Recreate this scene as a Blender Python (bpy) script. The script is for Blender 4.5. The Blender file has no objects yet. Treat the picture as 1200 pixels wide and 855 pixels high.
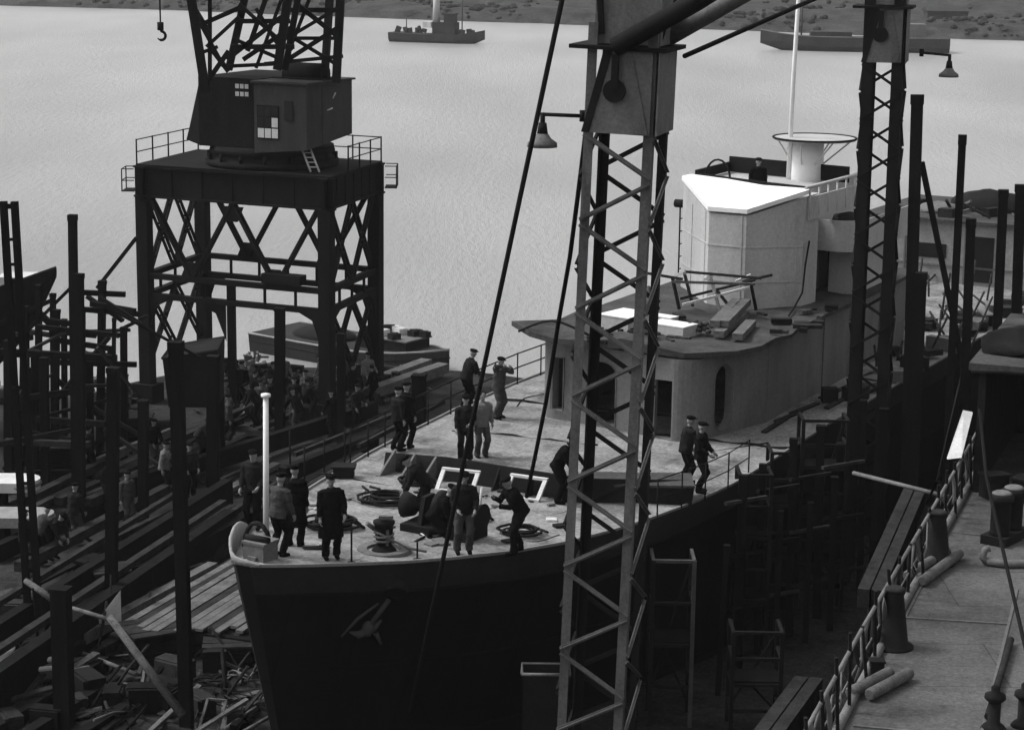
import bpy, bmesh, math, random
from math import *
from mathutils import Vector, Matrix, noise
random.seed(7)
scene = bpy.context.scene
col = scene.collection

# ------------------------------------------------------------------ survey of the site (camera station and sight lines)
F = 2500.0; PITCH = atan(527.5 / F); ROLL = radians(.7); CAM = Vector((0, 0, 22.3))
fw = Vector((0, cos(PITCH), -sin(PITCH))); _r = Vector((1, 0, 0)); _u = Vector((0, sin(PITCH), cos(PITCH)))
rt = _r * cos(ROLL) + _u * sin(ROLL); up = _u * cos(ROLL) - _r * sin(ROLL)
def ray(x, y): return fw + rt * ((x - 600) / F) + up * ((427.5 - y) / F)
def atz(x, y, z):
    d = ray(x, y); return CAM + d * ((z - CAM.z) / d.z)
def atY(x, y, Y):
    d = ray(x, y); return CAM + d * (Y / d.y)

# ------------------------------------------------------------------ helpers
def link(o): col.objects.link(o); return o
def tag(o, label=None, cat=None, group=None, kind=None):
    if label: o['label'] = label
    if cat: o['category'] = cat
    if group: o['group'] = group
    if kind: o['kind'] = kind
    return o
def thing(name, label, cat, loc=(0, 0, 0), rotz=0, group=None):
    o = link(bpy.data.objects.new(name, None)); o.empty_display_size = .2
    o.location = loc; o.rotation_euler = (0, 0, rotz)
    return tag(o, label, cat, group)
def copy_tree(o, parent=None):
    c = o.copy(); col.objects.link(c)
    if parent: c.parent = parent
    for ch in o.children: copy_tree(ch, c)
    return c

class MB:
    def __init__(s): s.v = []; s.f = []; s.m = []; s.sm = []
    def add(s, vs, fs, mi=0, smooth=False):
        o = len(s.v); s.v += [Vector(a) for a in vs]
        for f in fs: s.f.append([i + o for i in f]); s.m.append(mi); s.sm.append(smooth)
        return s
    def box(s, c, size, rot=None, mi=0):
        hx, hy, hz = size[0] / 2, size[1] / 2, size[2] / 2
        vs = [Vector((x * hx, y * hy, z * hz)) for z in (-1, 1) for y in (-1, 1) for x in (-1, 1)]
        if rot is not None: vs = [rot @ v for v in vs]
        c = Vector(c)
        return s.add([v + c for v in vs], [(0, 2, 3, 1), (4, 5, 7, 6), (0, 1, 5, 4), (2, 6, 7, 3), (0, 4, 6, 2), (1, 3, 7, 5)], mi)
    def bar(s, p0, p1, w, h=None, upv=(0, 0, 1), mi=0):
        p0, p1 = Vector(p0), Vector(p1); h = h or w
        d = p1 - p0; L = d.length
        if L < 1e-6: return s
        d.normalize(); upv = Vector(upv)
        x = d.cross(upv)
        if x.length < 1e-3: x = d.cross(Vector((1, 0, 0)))
        x.normalize(); z = x.cross(d)
        vs = []
        for p in (p0, p1):
            for a, b in ((-1, -1), (1, -1), (1, 1), (-1, 1)): vs.append(p + x * (a * w / 2) + z * (b * h / 2))
        return s.add(vs, [(3, 2, 1, 0), (4, 5, 6, 7), (0, 1, 5, 4), (1, 2, 6, 5), (2, 3, 7, 6), (3, 0, 4, 7)], mi)
    def ang(s, p0, p1, w, t, xd, yd):
        # an L-section steel angle, legs along xd and yd from the heel
        p0, p1, xd, yd = Vector(p0), Vector(p1), Vector(xd), Vector(yd)
        pr = [(0, 0), (w, 0), (w, t), (t, t), (t, w), (0, w)]
        vs = [p + xd * a + yd * b for p in (p0, p1) for a, b in pr]
        fs = [tuple(range(5, -1, -1)), tuple(range(6, 12))] + [(i, (i + 1) % 6, (i + 1) % 6 + 6, i + 6) for i in range(6)]
        return s.add(vs, fs)
    def tube(s, pts, r, n=8, mi=0, smooth=True, sx=1.0, sy=1.0, upv=(0, 0, 1), caps=True):
        pts = [Vector(p) for p in pts]
        rs = r if isinstance(r, (list, tuple)) else [r] * len(pts)
        vs = []; px = None
        for i, p in enumerate(pts):
            d = (pts[min(i + 1, len(pts) - 1)] - pts[max(i - 1, 0)])
            if d.length < 1e-9: d = Vector((0, 0, 1))
            d.normalize()
            if px is None:
                x = d.cross(Vector(upv))
                if x.length < 1e-2: x = d.cross(Vector((0, 1, 0)))
                if x.length < 1e-2: x = d.cross(Vector((1, 0, 0)))
            else: x = px - d * px.dot(d)
            x.normalize(); px = x; y = d.cross(x)
            for k in range(n):
                a = 2 * pi * k / n; vs.append(p + x * (cos(a) * rs[i] * sx) + y * (sin(a) * rs[i] * sy))
        fs = []
        for i in range(len(pts) - 1):
            for k in range(n): fs.append((i * n + k, i * n + (k + 1) % n, (i + 1) * n + (k + 1) % n, (i + 1) * n + k))
        s.add(vs, fs, mi, smooth)
        if caps:
            o = len(s.v) - len(vs)
            s.f += [[o + k for k in range(n - 1, -1, -1)], [o + (len(pts) - 1) * n + k for k in range(n)]]
            s.m += [mi, mi]; s.sm += [False, False]
        return s
    def lathe(s, c, prof, n=16, mi=0, smooth=True):
        c = Vector(c)
        return s.tube([c + Vector((0, 0, z)) for r, z in prof], [max(r, 1e-4) for r, z in prof], n, mi, smooth)
    def ell(s, c, rad, n=10, m=7, rot=None, mi=0):
        c = Vector(c); vs = []; fs = []
        for i in range(m + 1):
            t = pi * i / m
            for k in range(n):
                a = 2 * pi * k / n
                v = Vector((rad[0] * sin(t) * cos(a), rad[1] * sin(t) * sin(a), -rad[2] * cos(t)))
                if i in (0, m): v.x += cos(a) * 1e-4; v.y += sin(a) * 1e-4
                if rot is not None: v = rot @ v
                vs.append(c + v)
        for i in range(m):
            for k in range(n): fs.append((i * n + k, i * n + (k + 1) % n, (i + 1) * n + (k + 1) % n, (i + 1) * n + k))
        s.add(vs, fs, mi, True); o = len(s.v) - len(vs)
        s.f += [[o + k for k in range(n - 1, -1, -1)], [o + m * n + k for k in range(n)]]; s.m += [mi, mi]; s.sm += [True, True]
        return s
    def prism(s, poly, z0, z1, mi=0):
        n = len(poly); A = sum(poly[i][0] * poly[(i + 1) % n][1] - poly[(i + 1) % n][0] * poly[i][1] for i in range(n))
        if A < 0: poly = poly[::-1]
        a = z0 if callable(z0) else (lambda x, y: z0); b = z1 if callable(z1) else (lambda x, y: z1)
        vs = [(p[0], p[1], a(*p[:2])) for p in poly] + [(p[0], p[1], b(*p[:2])) for p in poly]
        return s.add(vs, [tuple(range(n - 1, -1, -1)), tuple(range(n, 2 * n))] + [(i, (i + 1) % n, (i + 1) % n + n, i + n) for i in range(n)], mi)
    def slab(s, pts, d, mi=0):
        # flat plate: polygon in 3-D given thickness vector d
        n = len(pts); pts = [Vector(p) for p in pts]; d = Vector(d)
        nn = (pts[1] - pts[0]).cross(pts[2] - pts[0])
        if nn.dot(d) < 0: pts = pts[::-1]
        return s.add(pts + [p + d for p in pts], [tuple(range(n - 1, -1, -1)), tuple(range(n, 2 * n))] + [(i, (i + 1) % n, (i + 1) % n + n, i + n) for i in range(n)], mi)
    def mesh(s, name, origin=(0, 0, 0)):
        me = bpy.data.meshes.new(name); o = Vector(origin)
        me.from_pydata([v - o for v in s.v], [], s.f); me.update()
        me.polygons.foreach_set('use_smooth', s.sm); me.polygons.foreach_set('material_index', s.m)
        return me
    def build(s, name, mat, parent=None, origin=(0, 0, 0), label=None):
        me = s.mesh(name, origin)
        for m in (mat if isinstance(mat, (list, tuple)) else [mat]): me.materials.append(m)
        o = link(bpy.data.objects.new(name, me))
        if parent is not None: o.parent = parent
        if label: o['label'] = label
        return o
def single(mb, name, mat, label, cat, loc, group=None, kind=None):
    o = mb.build(name, mat, None, loc); o.location = loc
    return tag(o, label, cat, group, kind)

def lone(mb, name, mat, label, cat, loc, group=None, rotz=0, kind=None):
    o = mb.build(name, mat); o.location = loc; o.rotation_euler = (0, 0, rotz)
    return tag(o, label, cat, group, kind)

# ------------------------------------------------------------------ materials (all neutral grey: the photograph is monochrome)
def mat(name, v, rough=.8, var=.35, sc=1.5, bump=.15, spec=.25, streak=0, metal=0, bsc=None, plates=None, rust=0, fine=0):
    m = bpy.data.materials.new(name); m.use_nodes = True; nt = m.node_tree; N = nt.nodes; L = nt.links
    b = N['Principled BSDF']; b.inputs['Roughness'].default_value = rough; b.inputs['Metallic'].default_value = metal
    b.inputs['Specular IOR Level'].default_value = spec
    tc = N.new('ShaderNodeTexCoord'); mp = N.new('ShaderNodeMapping'); L.new(tc.outputs['Object'], mp.inputs[0])
    if streak: mp.inputs['Scale'].default_value = (1, 1, 1 / streak)
    n1 = N.new('ShaderNodeTexNoise'); n1.inputs['Scale'].default_value = sc; n1.inputs['Detail'].default_value = 8; n1.inputs['Roughness'].default_value = .65
    L.new(mp.outputs[0], n1.inputs[0])
    n2 = N.new('ShaderNodeTexNoise'); n2.inputs['Scale'].default_value = sc * 9; n2.inputs['Detail'].default_value = 4
    L.new(tc.outputs['Object'], n2.inputs[0])
    mx = N.new('ShaderNodeMath'); mx.operation = 'MULTIPLY_ADD'; L.new(n1.outputs[0], mx.inputs[0]); mx.inputs[1].default_value = .65
    m2 = N.new('ShaderNodeMath'); m2.operation = 'MULTIPLY'; L.new(n2.outputs[0], m2.inputs[0]); m2.inputs[1].default_value = .35
    L.new(m2.outputs[0], mx.inputs[2])
    cr = N.new('ShaderNodeValToRGB'); L.new(mx.outputs[0], cr.inputs[0])
    lo, hi = v * (1 - var), min(v * (1 + var), .92)
    cr.color_ramp.elements[0].position = .3; cr.color_ramp.elements[0].color = (lo, lo, lo, 1)
    cr.color_ramp.elements[1].position = .7; cr.color_ramp.elements[1].color = (hi, hi, hi, 1)
    out = cr.outputs[0]
    if plates:
        br = N.new('ShaderNodeTexBrick'); L.new(tc.outputs['Object'], br.inputs[0]); br.inputs['Scale'].default_value = 1
        br.inputs['Brick Width'].default_value = plates[0]; br.inputs['Row Height'].default_value = plates[1]; br.inputs['Mortar Size'].default_value = .018
        br.inputs['Mortar Smooth'].default_value = .6
        br.inputs['Color1'].default_value = (1, 1, 1, 1); br.inputs['Color2'].default_value = (.82, .82, .82, 1); br.inputs['Mortar'].default_value = (.5, .5, .5, 1)
        mm = N.new('ShaderNodeMix'); mm.data_type = 'RGBA'; mm.blend_type = 'MULTIPLY'; mm.inputs[0].default_value = 1
        L.new(out, mm.inputs[6]); L.new(br.outputs[0], mm.inputs[7]); out = mm.outputs[2]
    if fine:
        n4 = N.new('ShaderNodeTexNoise'); n4.inputs['Scale'].default_value = 14; n4.inputs['Detail'].default_value = 6; n4.inputs['Roughness'].default_value = .8
        L.new(tc.outputs['Object'], n4.inputs[0]); c4 = N.new('ShaderNodeValToRGB'); L.new(n4.outputs[0], c4.inputs[0])
        c4.color_ramp.elements[0].position = .36; c4.color_ramp.elements[0].color = (1 - fine, 1 - fine, 1 - fine, 1); c4.color_ramp.elements[1].position = .62; c4.color_ramp.elements[1].color = (1, 1, 1, 1)
        mm = N.new('ShaderNodeMix'); mm.data_type = 'RGBA'; mm.blend_type = 'MULTIPLY'; mm.inputs[0].default_value = 1
        L.new(out, mm.inputs[6]); L.new(c4.outputs[0], mm.inputs[7]); out = mm.outputs[2]
    if rust:
        n3 = N.new('ShaderNodeTexNoise'); n3.inputs['Scale'].default_value = sc * .6; n3.inputs['Detail'].default_value = 10; n3.inputs['Roughness'].default_value = .7
        L.new(mp.outputs[0], n3.inputs[0]); c3 = N.new('ShaderNodeValToRGB'); L.new(n3.outputs[0], c3.inputs[0])
        c3.color_ramp.elements[0].position = .52; c3.color_ramp.elements[0].color = (1, 1, 1, 1)
        c3.color_ramp.elements[1].position = .68; k = 1 - rust; c3.color_ramp.elements[1].color = (k, k, k, 1)
        mm = N.new('ShaderNodeMix'); mm.data_type = 'RGBA'; mm.blend_type = 'MULTIPLY'; mm.inputs[0].default_value = 1
        L.new(out, mm.inputs[6]); L.new(c3.outputs[0], mm.inputs[7]); out = mm.outputs[2]
    L.new(out, b.inputs['Base Color'])
    if bump:
        bp = N.new('ShaderNodeBump'); bp.inputs['Strength'].default_value = bump; bp.inputs['Distance'].default_value = .03
        nb = N.new('ShaderNodeTexNoise'); nb.inputs['Scale'].default_value = bsc or sc * 5; nb.inputs['Detail'].default_value = 6
        L.new(tc.outputs['Object'], nb.inputs[0]); L.new(nb.outputs[0], bp.inputs['Height']); L.new(bp.outputs[0], b.inputs['Normal'])
    return m
M = dict(
    hull=mat('black_hull_paint', .007, .75, .5, .5, .2, .1, 3, plates=(5, 1.3)),
    strake=mat('sheer_strake_grey', .019, .8, .4, .8, .12, .1, 3, rust=.3),
    deck=mat('ship_deck', .30, .8, .55, .9, .4, .15, plates=(4.2, 1.5), rust=.75, fine=.55),
    palegrey=mat('pale_grey_paint', .26, .75, .3, 3, .15, .2, fine=.35),
    toe=mat('deck_edge', .20, .7, .4, 2),
    roof=mat('house_roof', .065, .9, .5, 1.2, .4, .1, rust=.45, fine=.4),
    house=mat('house_paint', .16, .8, .25, 1.1, .15, .15, 4, rust=.35, fine=.2),
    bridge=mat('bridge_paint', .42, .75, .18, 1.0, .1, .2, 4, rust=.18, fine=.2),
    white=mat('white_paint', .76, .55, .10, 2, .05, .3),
    offwhite=mat('off_white_paint', .5, .65, .3, 1.5, .1, .3, 3),
    dark=mat('dark_steel', .012, .85, .5, 2, .2, .08),
    crane=mat('crane_steel', .011, .9, .5, 1.2, .15, .05, 3),
    cab=mat('crane_cab_paint', .045, .8, .3, 1.5, .1, .1, 4, rust=.4),
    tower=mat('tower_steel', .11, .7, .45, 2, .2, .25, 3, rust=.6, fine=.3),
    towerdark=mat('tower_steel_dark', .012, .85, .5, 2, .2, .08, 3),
    grey=mat('grey_paint', .14, .75, .35, 2, .15, .2, 3, rust=.45, fine=.3),
    timber=mat('tarred_timber', .009, .95, .6, 3, .4, .04, 6),
    plank=mat('plank_wood', .13, .85, .5, 3, .3, .1, rust=.5, fine=.4),
    plankdark=mat('old_plank_wood', .032, .95, .6, 3, .3, .05, rust=.5, fine=.4),
    rope=mat('tarred_rope', .018, .95, .4, 12, .4, .03),
    wire=mat('steel_wire', .01, .85, .3, 10, .1, .05),
    rope_pale=mat('manila_rope', .13, .95, .4, 12, .4, .05),
    quay=mat('plated_deck', .125, .8, .40, .8, .35, .12, plates=(6.5, 2.1), rust=.4, fine=.5),
    ground=mat('yard_mud', .04, .95, .75, .7, .6, .04, bsc=3, rust=.6, fine=.6),
    rubble=mat('rubble', .07, .95, .7, 1.5, .5, .05, fine=.5),
    skin=mat('skin', .2, .6, .12, 6, .05, .3),
    black_cloth=mat('black_cloth', .006, .95, .5, 8, .3, .02),
    dark_cloth=mat('dark_cloth', .014, .95, .5, 8, .3, .02),
    mid_cloth=mat('worn_grey_cloth', .05, .95, .4, 7, .3, .03),
    pale_cloth=mat('pale_overall_cloth', .13, .95, .4, 7, .3, .03),
    glass=mat('dull_glass', .02, .15, .2, 1, 0, .5),
    paleglass=mat('pale_window_pane', .6, .3, .2, 4, 0, .5),
    far=mat('far_hull', .04, .85, .5, .4, .1, .1),
    farlight=mat('far_upperworks', .13, .85, .4, .5, .1, .15),
    barge=mat('barge_hull', .025, .8, .5, .8, .2, .1, 3),
    canvas=mat('canvas', .07, .95, .4, 2, .4, .05),
)

# ------------------------------------------------------------------ setting
def grid_mesh(name, xs, ys, zf, m, skip=None):
    me = bpy.data.meshes.new(name); vs = []; idx = {}
    for j, y in enumerate(ys):
        for i, x in enumerate(xs): idx[i, j] = len(vs); vs.append((x, y, zf(x, y)))
    fs = [(idx[i, j], idx[i + 1, j], idx[i + 1, j + 1], idx[i, j + 1]) for j in range(len(ys) - 1) for i in range(len(xs) - 1)
          if not (skip and skip((xs[i] + xs[i + 1]) / 2, (ys[j] + ys[j + 1]) / 2))]
    me.from_pydata(vs, [], fs); me.update(); me.materials.append(m)
    me.polygons.foreach_set('use_smooth', [True] * len(fs))
    return link(bpy.data.objects.new(name, me))
# water
wm = bpy.data.materials.new('river_water'); wm.use_nodes = True; nt = wm.node_tree; b = nt.nodes['Principled BSDF']
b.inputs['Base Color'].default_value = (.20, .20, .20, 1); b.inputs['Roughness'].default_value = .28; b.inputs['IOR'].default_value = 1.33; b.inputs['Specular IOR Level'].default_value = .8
tc = nt.nodes.new('ShaderNodeTexCoord'); mp = nt.nodes.new('ShaderNodeMapping'); nt.links.new(tc.outputs['Object'], mp.inputs[0]); mp.inputs['Scale'].default_value = (1, .33, 1); mp.inputs['Rotation'].default_value = (0, 0, .06)
n1 = nt.nodes.new('ShaderNodeTexNoise'); n1.inputs['Scale'].default_value = 1.6; n1.inputs['Detail'].default_value = 9; n1.inputs['Roughness'].default_value = .75; nt.links.new(mp.outputs[0], n1.inputs[0])
bp = nt.nodes.new('ShaderNodeBump'); bp.inputs['Strength'].default_value = .8; bp.inputs['Distance'].default_value = .4; nt.links.new(n1.outputs[0], bp.inputs['Height']); nt.links.new(bp.outputs[0], b.inputs['Normal'])
n2 = nt.nodes.new('ShaderNodeTexNoise'); n2.inputs['Scale'].default_value = .035; n2.inputs['Detail'].default_value = 5; nt.links.new(mp.outputs[0], n2.inputs[0])
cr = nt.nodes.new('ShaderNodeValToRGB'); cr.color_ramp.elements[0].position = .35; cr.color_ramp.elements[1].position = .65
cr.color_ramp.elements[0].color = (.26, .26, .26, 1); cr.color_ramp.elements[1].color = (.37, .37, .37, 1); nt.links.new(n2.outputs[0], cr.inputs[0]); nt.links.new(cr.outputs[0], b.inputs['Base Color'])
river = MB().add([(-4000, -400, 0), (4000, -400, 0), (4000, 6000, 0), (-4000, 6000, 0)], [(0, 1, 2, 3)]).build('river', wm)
tag(river, 'pale grey rippled river beyond the shipyard', kind='structure')
# far bank
def shore(x): return 446 - .46 * (x - 8) + 6 * noise.noise((x * .02, 3, 0)) + 2 * noise.noise((x * .11, 1, 0))
def bank_z(x, y):
    d = y - shore(x)
    if d < 0: return -1.5
    h = min(d, 8) * .28 + min(max(d - 8, 0), 400) * .035 + max(0, d - 150) * .02
    return -1.5 + h + 1.5 * min(1, d / 15) * (1 + noise.noise((x * .05, y * .05, 0))) + .8 * noise.noise((x * .3, y * .2, 2)) * min(1, d / 6)
xs = [-400 + 5 * i for i in range(161)]
me = bpy.data.meshes.new('far_bank'); vs = []; fs = []; ds = [-4, 0, 2, 4, 6, 8, 10, 13, 17, 22, 28, 35, 45, 60, 80, 110, 150, 220, 400, 900, 2500]
for d in ds:
    for x in xs: vs.append((x * (1 + max(0, d) / 500), shore(x) + d, bank_z(x, shore(x) + d)))
n = len(xs)
for j in range(len(ds) - 1):
    for i in range(n - 1): fs.append((j * n + i, j * n + i + 1, (j + 1) * n + i + 1, (j + 1) * n + i))
me.from_pydata(vs, [], fs); me.update(); me.materials.append(mat('far_bank_mud', .055, .95, .8, .22, .6, .05, bsc=.4, rust=.6, fine=.5))
tag(link(bpy.data.objects.new('far_bank', me)), 'dark muddy far bank of the river', kind='structure')
random.seed(17); mb = MB()
for i in range(1500):
    x = random.uniform(-150, 160); d = abs(random.gauss(0, 1)) * 26 + 5; y = shore(x) + d
    if noise.noise((x * .035, d * .05, 9)) < -.08: continue
    r_ = random.uniform(.25, .8); o0 = len(mb.v); mb.ell((0, 0, 0), (r_ * random.uniform(.8, 1.6), r_, r_ * random.uniform(.5, 1.0)), 6, 4)
    for k in range(o0, len(mb.v)): mb.v[k] = mb.v[k] * (1 + .45 * noise.noise(mb.v[k] * 2 + Vector((i, 0, 0)))) + Vector((x, y, bank_z(x, y) + r_ * .3))
    for k in range(len(mb.sm)): pass
tag(mb.build('bank_scrub', mat('scrub', .045, .95, .7, .5, .3, .05, fine=.5)), 'dark scrub and rubbish spread over the far bank', kind='stuff')
# yard ground with the quay edge
edge = [(-200, 79), (-40, 79.5), (-16, 81), (-13, 85.5), (-4, 86), (4, 83), (9, 92), (60, 100), (200, 110)]
def edgeY(x):
    for (x0, y0), (x1, y1) in zip(edge, edge[1:]):
        if x0 <= x <= x1: return y0 + (y1 - y0) * (x - x0) / (x1 - x0)
    return 80
GZ = 4.0
def gz(x, y): return GZ + .10 * noise.noise((x * .35, y * .35, 0)) + .05 * noise.noise((x * 1.3, y * 1.3, 4))
xs = [-200, -120, -80, -50] + [-40 + i * .8 for i in range(88)] + [32, 40, 60, 100, 200]
me = bpy.data.meshes.new('yard_ground'); vs = []; fs = []; ts = [i / 90 for i in range(91)]
for t in ts:
    for x in xs: y = -60 + (edgeY(x) + 60) * (1 - (1 - t) ** 1.6); vs.append((x, y, gz(x, y)))
for x in xs: vs.append((x, edgeY(x) + .02, -2))
n = len(xs)
for j in range(len(ts)):
    for i in range(n - 1): fs.append((j * n + i, j * n + i + 1, (j + 1) * n + i + 1, (j + 1) * n + i))
me.from_pydata(vs, [], fs); me.update(); me.materials.append(M['ground'])
tag(link(bpy.data.objects.new('yard_ground', me)), 'dark littered shipyard ground', kind='structure')

# ------------------------------------------------------------------ the ship on the slip
SA = atan(.56); SB = atz(278, 650, 9.4); SB = Vector((SB.x, SB.y, 0))
ax = Vector((sin(SA), cos(SA), 0)); rx = Vector((cos(SA), -sin(SA), 0))
def S(x, s, z=0): return SB + rx * x + ax * s + Vector((0, 0, z))          # ship local -> world
def L(p): d = Vector(p) - SB; return Vector((d.dot(rx), d.dot(ax), p[2]))
def dz(s): return 8.45 + .95 * max(0, 1 - max(s, -1) / 18) ** 2
def on_deck(px, py):
    z = 9
    for _ in range(12): p = atz(px, py, z); z = dz(L(p).y)
    return p
ST = [(-.72, .5, .85), (-.6, .34, 1.02), (-.3, .1, 1.3), (.2, -.2, 1.72), (.9, -.6, 2.25), (1.8, -1.08, 2.9), (2.8, -1.52, 3.45), (4.2, -2.05, 4.1), (5.7, -2.55, 4.55), (7.5, -3.1, 4.85),
      (9, -3.5, 5.0), (11, -4.0, 5.12), (13.5, -4.5, 5.15), (17, -5.0, 4.95), (21, -5.25, 4.75), (26, -5.3, 4.65), (31, -5.3, 4.6), (38, -5.15, 4.5), (44, -5, 4.4), (48, -4.8, 4.2), (52, -4.5, 3.9)]
def hb(s):
    for a, b_ in zip(ST, ST[1:]):
        if a[0] <= s <= b_[0]:
            t = (s - a[0]) / (b_[0] - a[0]); return a[1] + (b_[1] - a[1]) * t, a[2] + (b_[2] - a[2]) * t
    return (ST[0][1:] if s < 0 else ST[-1][1:])
ship = thing('ship', 'black hulled half-built ship on the slip with pale wedge bridge and curved wheelhouse', 'ship', SB, -SA)
def hull_pt(s, side, z):
    zd = dz(s); xl, xr = hb(s); mid = (xl + xr) / 2; t = max(0, min(1, (zd - z) / 7))
    bow = max(0, 1 - max(0, s + .85) / 14)
    f = 1 - t * (.12 + .75 * bow ** .8) * (1 - .25 * (1 - t))
    if t < .09: f = 1
    return Vector((mid + ((xr if side > 0 else xl) - mid) * f, s + .27 * max(0, zd - z) * bow, z))
lev = [0, .02, .35, .62, 1.0, 1.6, 2.4, 3.3, 4.3, 5.4, 6.6, 8]
mb = MB()
for side in (-1, 1):
    vs = [hull_pt(s[0], side, dz(s[0]) - l) for s in ST for l in lev]; n = len(lev); fs = []
    for i in range(len(ST) - 1):
        for j in range(n - 1):
            q = (i * n + j, (i + 1) * n + j, (i + 1) * n + j + 1, i * n + j + 1); fs.append(q if side < 0 else q[::-1])
    mb.add(vs, fs, 0, True)
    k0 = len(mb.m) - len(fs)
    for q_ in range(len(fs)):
        if q_ % (n - 1) < 3: mb.m[k0 + q_] = 1  # uppermost hull levels use the paler grey
for i in (0, -1):
    vs = [hull_pt(ST[i][0], -1, dz(ST[i][0]) - l) for l in lev] + [hull_pt(ST[i][0], 1, dz(ST[i][0]) - l) for l in lev]; n = len(lev)
    mb.add(vs, [(j, j + 1, n + j + 1, n + j) for j in range(n - 1)])
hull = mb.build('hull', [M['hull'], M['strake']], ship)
# raised plate laps on the hull
for l0 in (.62, 2.4, 4.3):
    mb = MB()
    for a, b_ in zip(ST[2:], ST[3:]):
        p0 = hull_pt(a[0], 1, dz(a[0]) - l0); p1 = hull_pt(b_[0], 1, dz(b_[0]) - l0)
        mb.bar(p0, p1, .03, .05)
    mb.build('plate_lap', M['hull'], hull)
# deck with camber
mb = MB(); cols = 9; ss = []
for a, b_ in zip(ST, ST[1:]):
    k = max(1, int((b_[0] - a[0]) / 1.0))
    ss += [a[0] + (b_[0] - a[0]) * i / k for i in range(k)]
ss.append(52); vs = []
for s_ in ss:
    xl, xr = hb(s_)
    for i in range(cols):
        t = i / (cols - 1); vs.append((xl + (xr - xl) * t, s_, dz(s_) + .004 + .07 * (1 - (2 * t - 1) ** 2) + (.012 * noise.noise((t * 9, s_ * .8, 0)) if 0 < i < cols - 1 else 0)))
mb.add(vs, [(j * cols + i, j * cols + i + 1, (j + 1) * cols + i + 1, (j + 1) * cols + i) for j in range(len(ss) - 1) for i in range(cols - 1)], 0, True)
mb.build('deck', M['deck'], ship)
# toe rail along both deck edges
for side in (-1, 1):
    mb = MB()
    for a, b_ in zip(ss, ss[1:]):
        k = 0 if side < 0 else 1
        mb.bar((hb(a)[k], a, dz(a) + .03), (hb(b_)[k], b_, dz(b_) + .03), .05, .06)
    mb.build('deck_edge_strip', M['toe'], ship)
# bow bulwark and fairlead
mb = MB(); pts = [(-1.36, 2.3, .02), (-1.13, 1.9, .22), (-.88, 1.4, .38), (-.62, .95, .46), (-.38, .5, .48), (-.17, .15, .46), (0, -.15, .4), (.18, -.4, .32), (.36, -.62, .24), (.52, -.72, .18), (.8, -.72, .12), (1.0, -.6, .06)]
vs = []
for i, (x, y, h) in enumerate(pts):
    a_ = pts[max(i - 1, 0)]; c_ = pts[min(i + 1, len(pts) - 1)]; nn = Vector((-(c_[1] - a_[1]), c_[0] - a_[0], 0)).normalized() * .03
    z = dz(y); vs += [(x - nn.x, y - nn.y, z), (x - nn.x * 2.5, y - nn.y * 2.5, z + h), (x - nn.x * .5, y - nn.y * .5, z + h), (x + nn.x, y + nn.y, z)]
mb.add(vs, [(i * 4 + k, (i + 1) * 4 + k, (i + 1) * 4 + (k + 1) % 4, i * 4 + (k + 1) % 4) for i in range(len(pts) - 1) for k in range(4)], 0, True)
mb.build('bow_bulwark', M['palegrey'], ship)
mb = MB(); mb.box((.72, -.18, 9.62), (.5, .5, .42)); mb.box((.72, -.18, 9.86), (.56, .54, .05)); mb.box((.72, -.45, 9.5), (.2, .1, .2)); f_ = mb.build('fairlead', M['grey'], ship)
mb = MB(); mb.tube([(.45, -.28, 9.93), (1.0, -.28, 9.93)], .07, 12); mb.build('roller', M['dark'], f_)
mb = MB(); mb.tube([(.3 + .34 * cos(pi - pi * i / 8), .3, 9.5 + .55 * sin(pi * i / 8)) for i in range(9)], .05); mb.build('fairlead_hoop', M['dark'], ship)
# anchor in its recess on the bow
sA = 3.0; ap = hull_pt(1.1, 1, 7.95); nrm = Vector((.75, -.62, -.2)).normalized(); tg = Vector((.62, .75, .3)).normalized(); dn = nrm.cross(tg)
if dn.z > 0: dn = -dn
mb = MB(); c = ap + nrm * .1
mb.tube([c + tg * .75 + dn * -.45, c + tg * .1 + dn * .05], .07, 8)
cr_ = c + tg * .0 + dn * .15
mb.tube([cr_ - tg * .5 - dn * .12, cr_ - tg * .3 + dn * .06, cr_ + tg * .12 + dn * .06, cr_ + tg * .4 - dn * .1], [.03, .11, .12, .04], 8)
mb.ell(cr_, (.17, .17, .22)); mb.tube([cr_ + tg * .16 + dn * .2, cr_ + tg * .22 + dn * .62], [.08, .05], 6); mb.tube([cr_ - tg * .75 - dn * .1, cr_ - tg * .2 - dn * .42, cr_ + tg * .45 - dn * .62], [.03, .05, .03], 6)
ac_ = c + Vector((0, 0, 0)); mb.v = [ac_ + (v - ac_) * .78 for v in mb.v]
an = mb.build('anchor', M['cab'], ship)
mb = MB(); mb.tube([c + tg * .8 - dn * .55 - nrm * .12, c + tg * .72 - dn * .45 + nrm * .06], .26, 16); mb.build('hawse_pipe', M['dark'], an)

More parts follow.
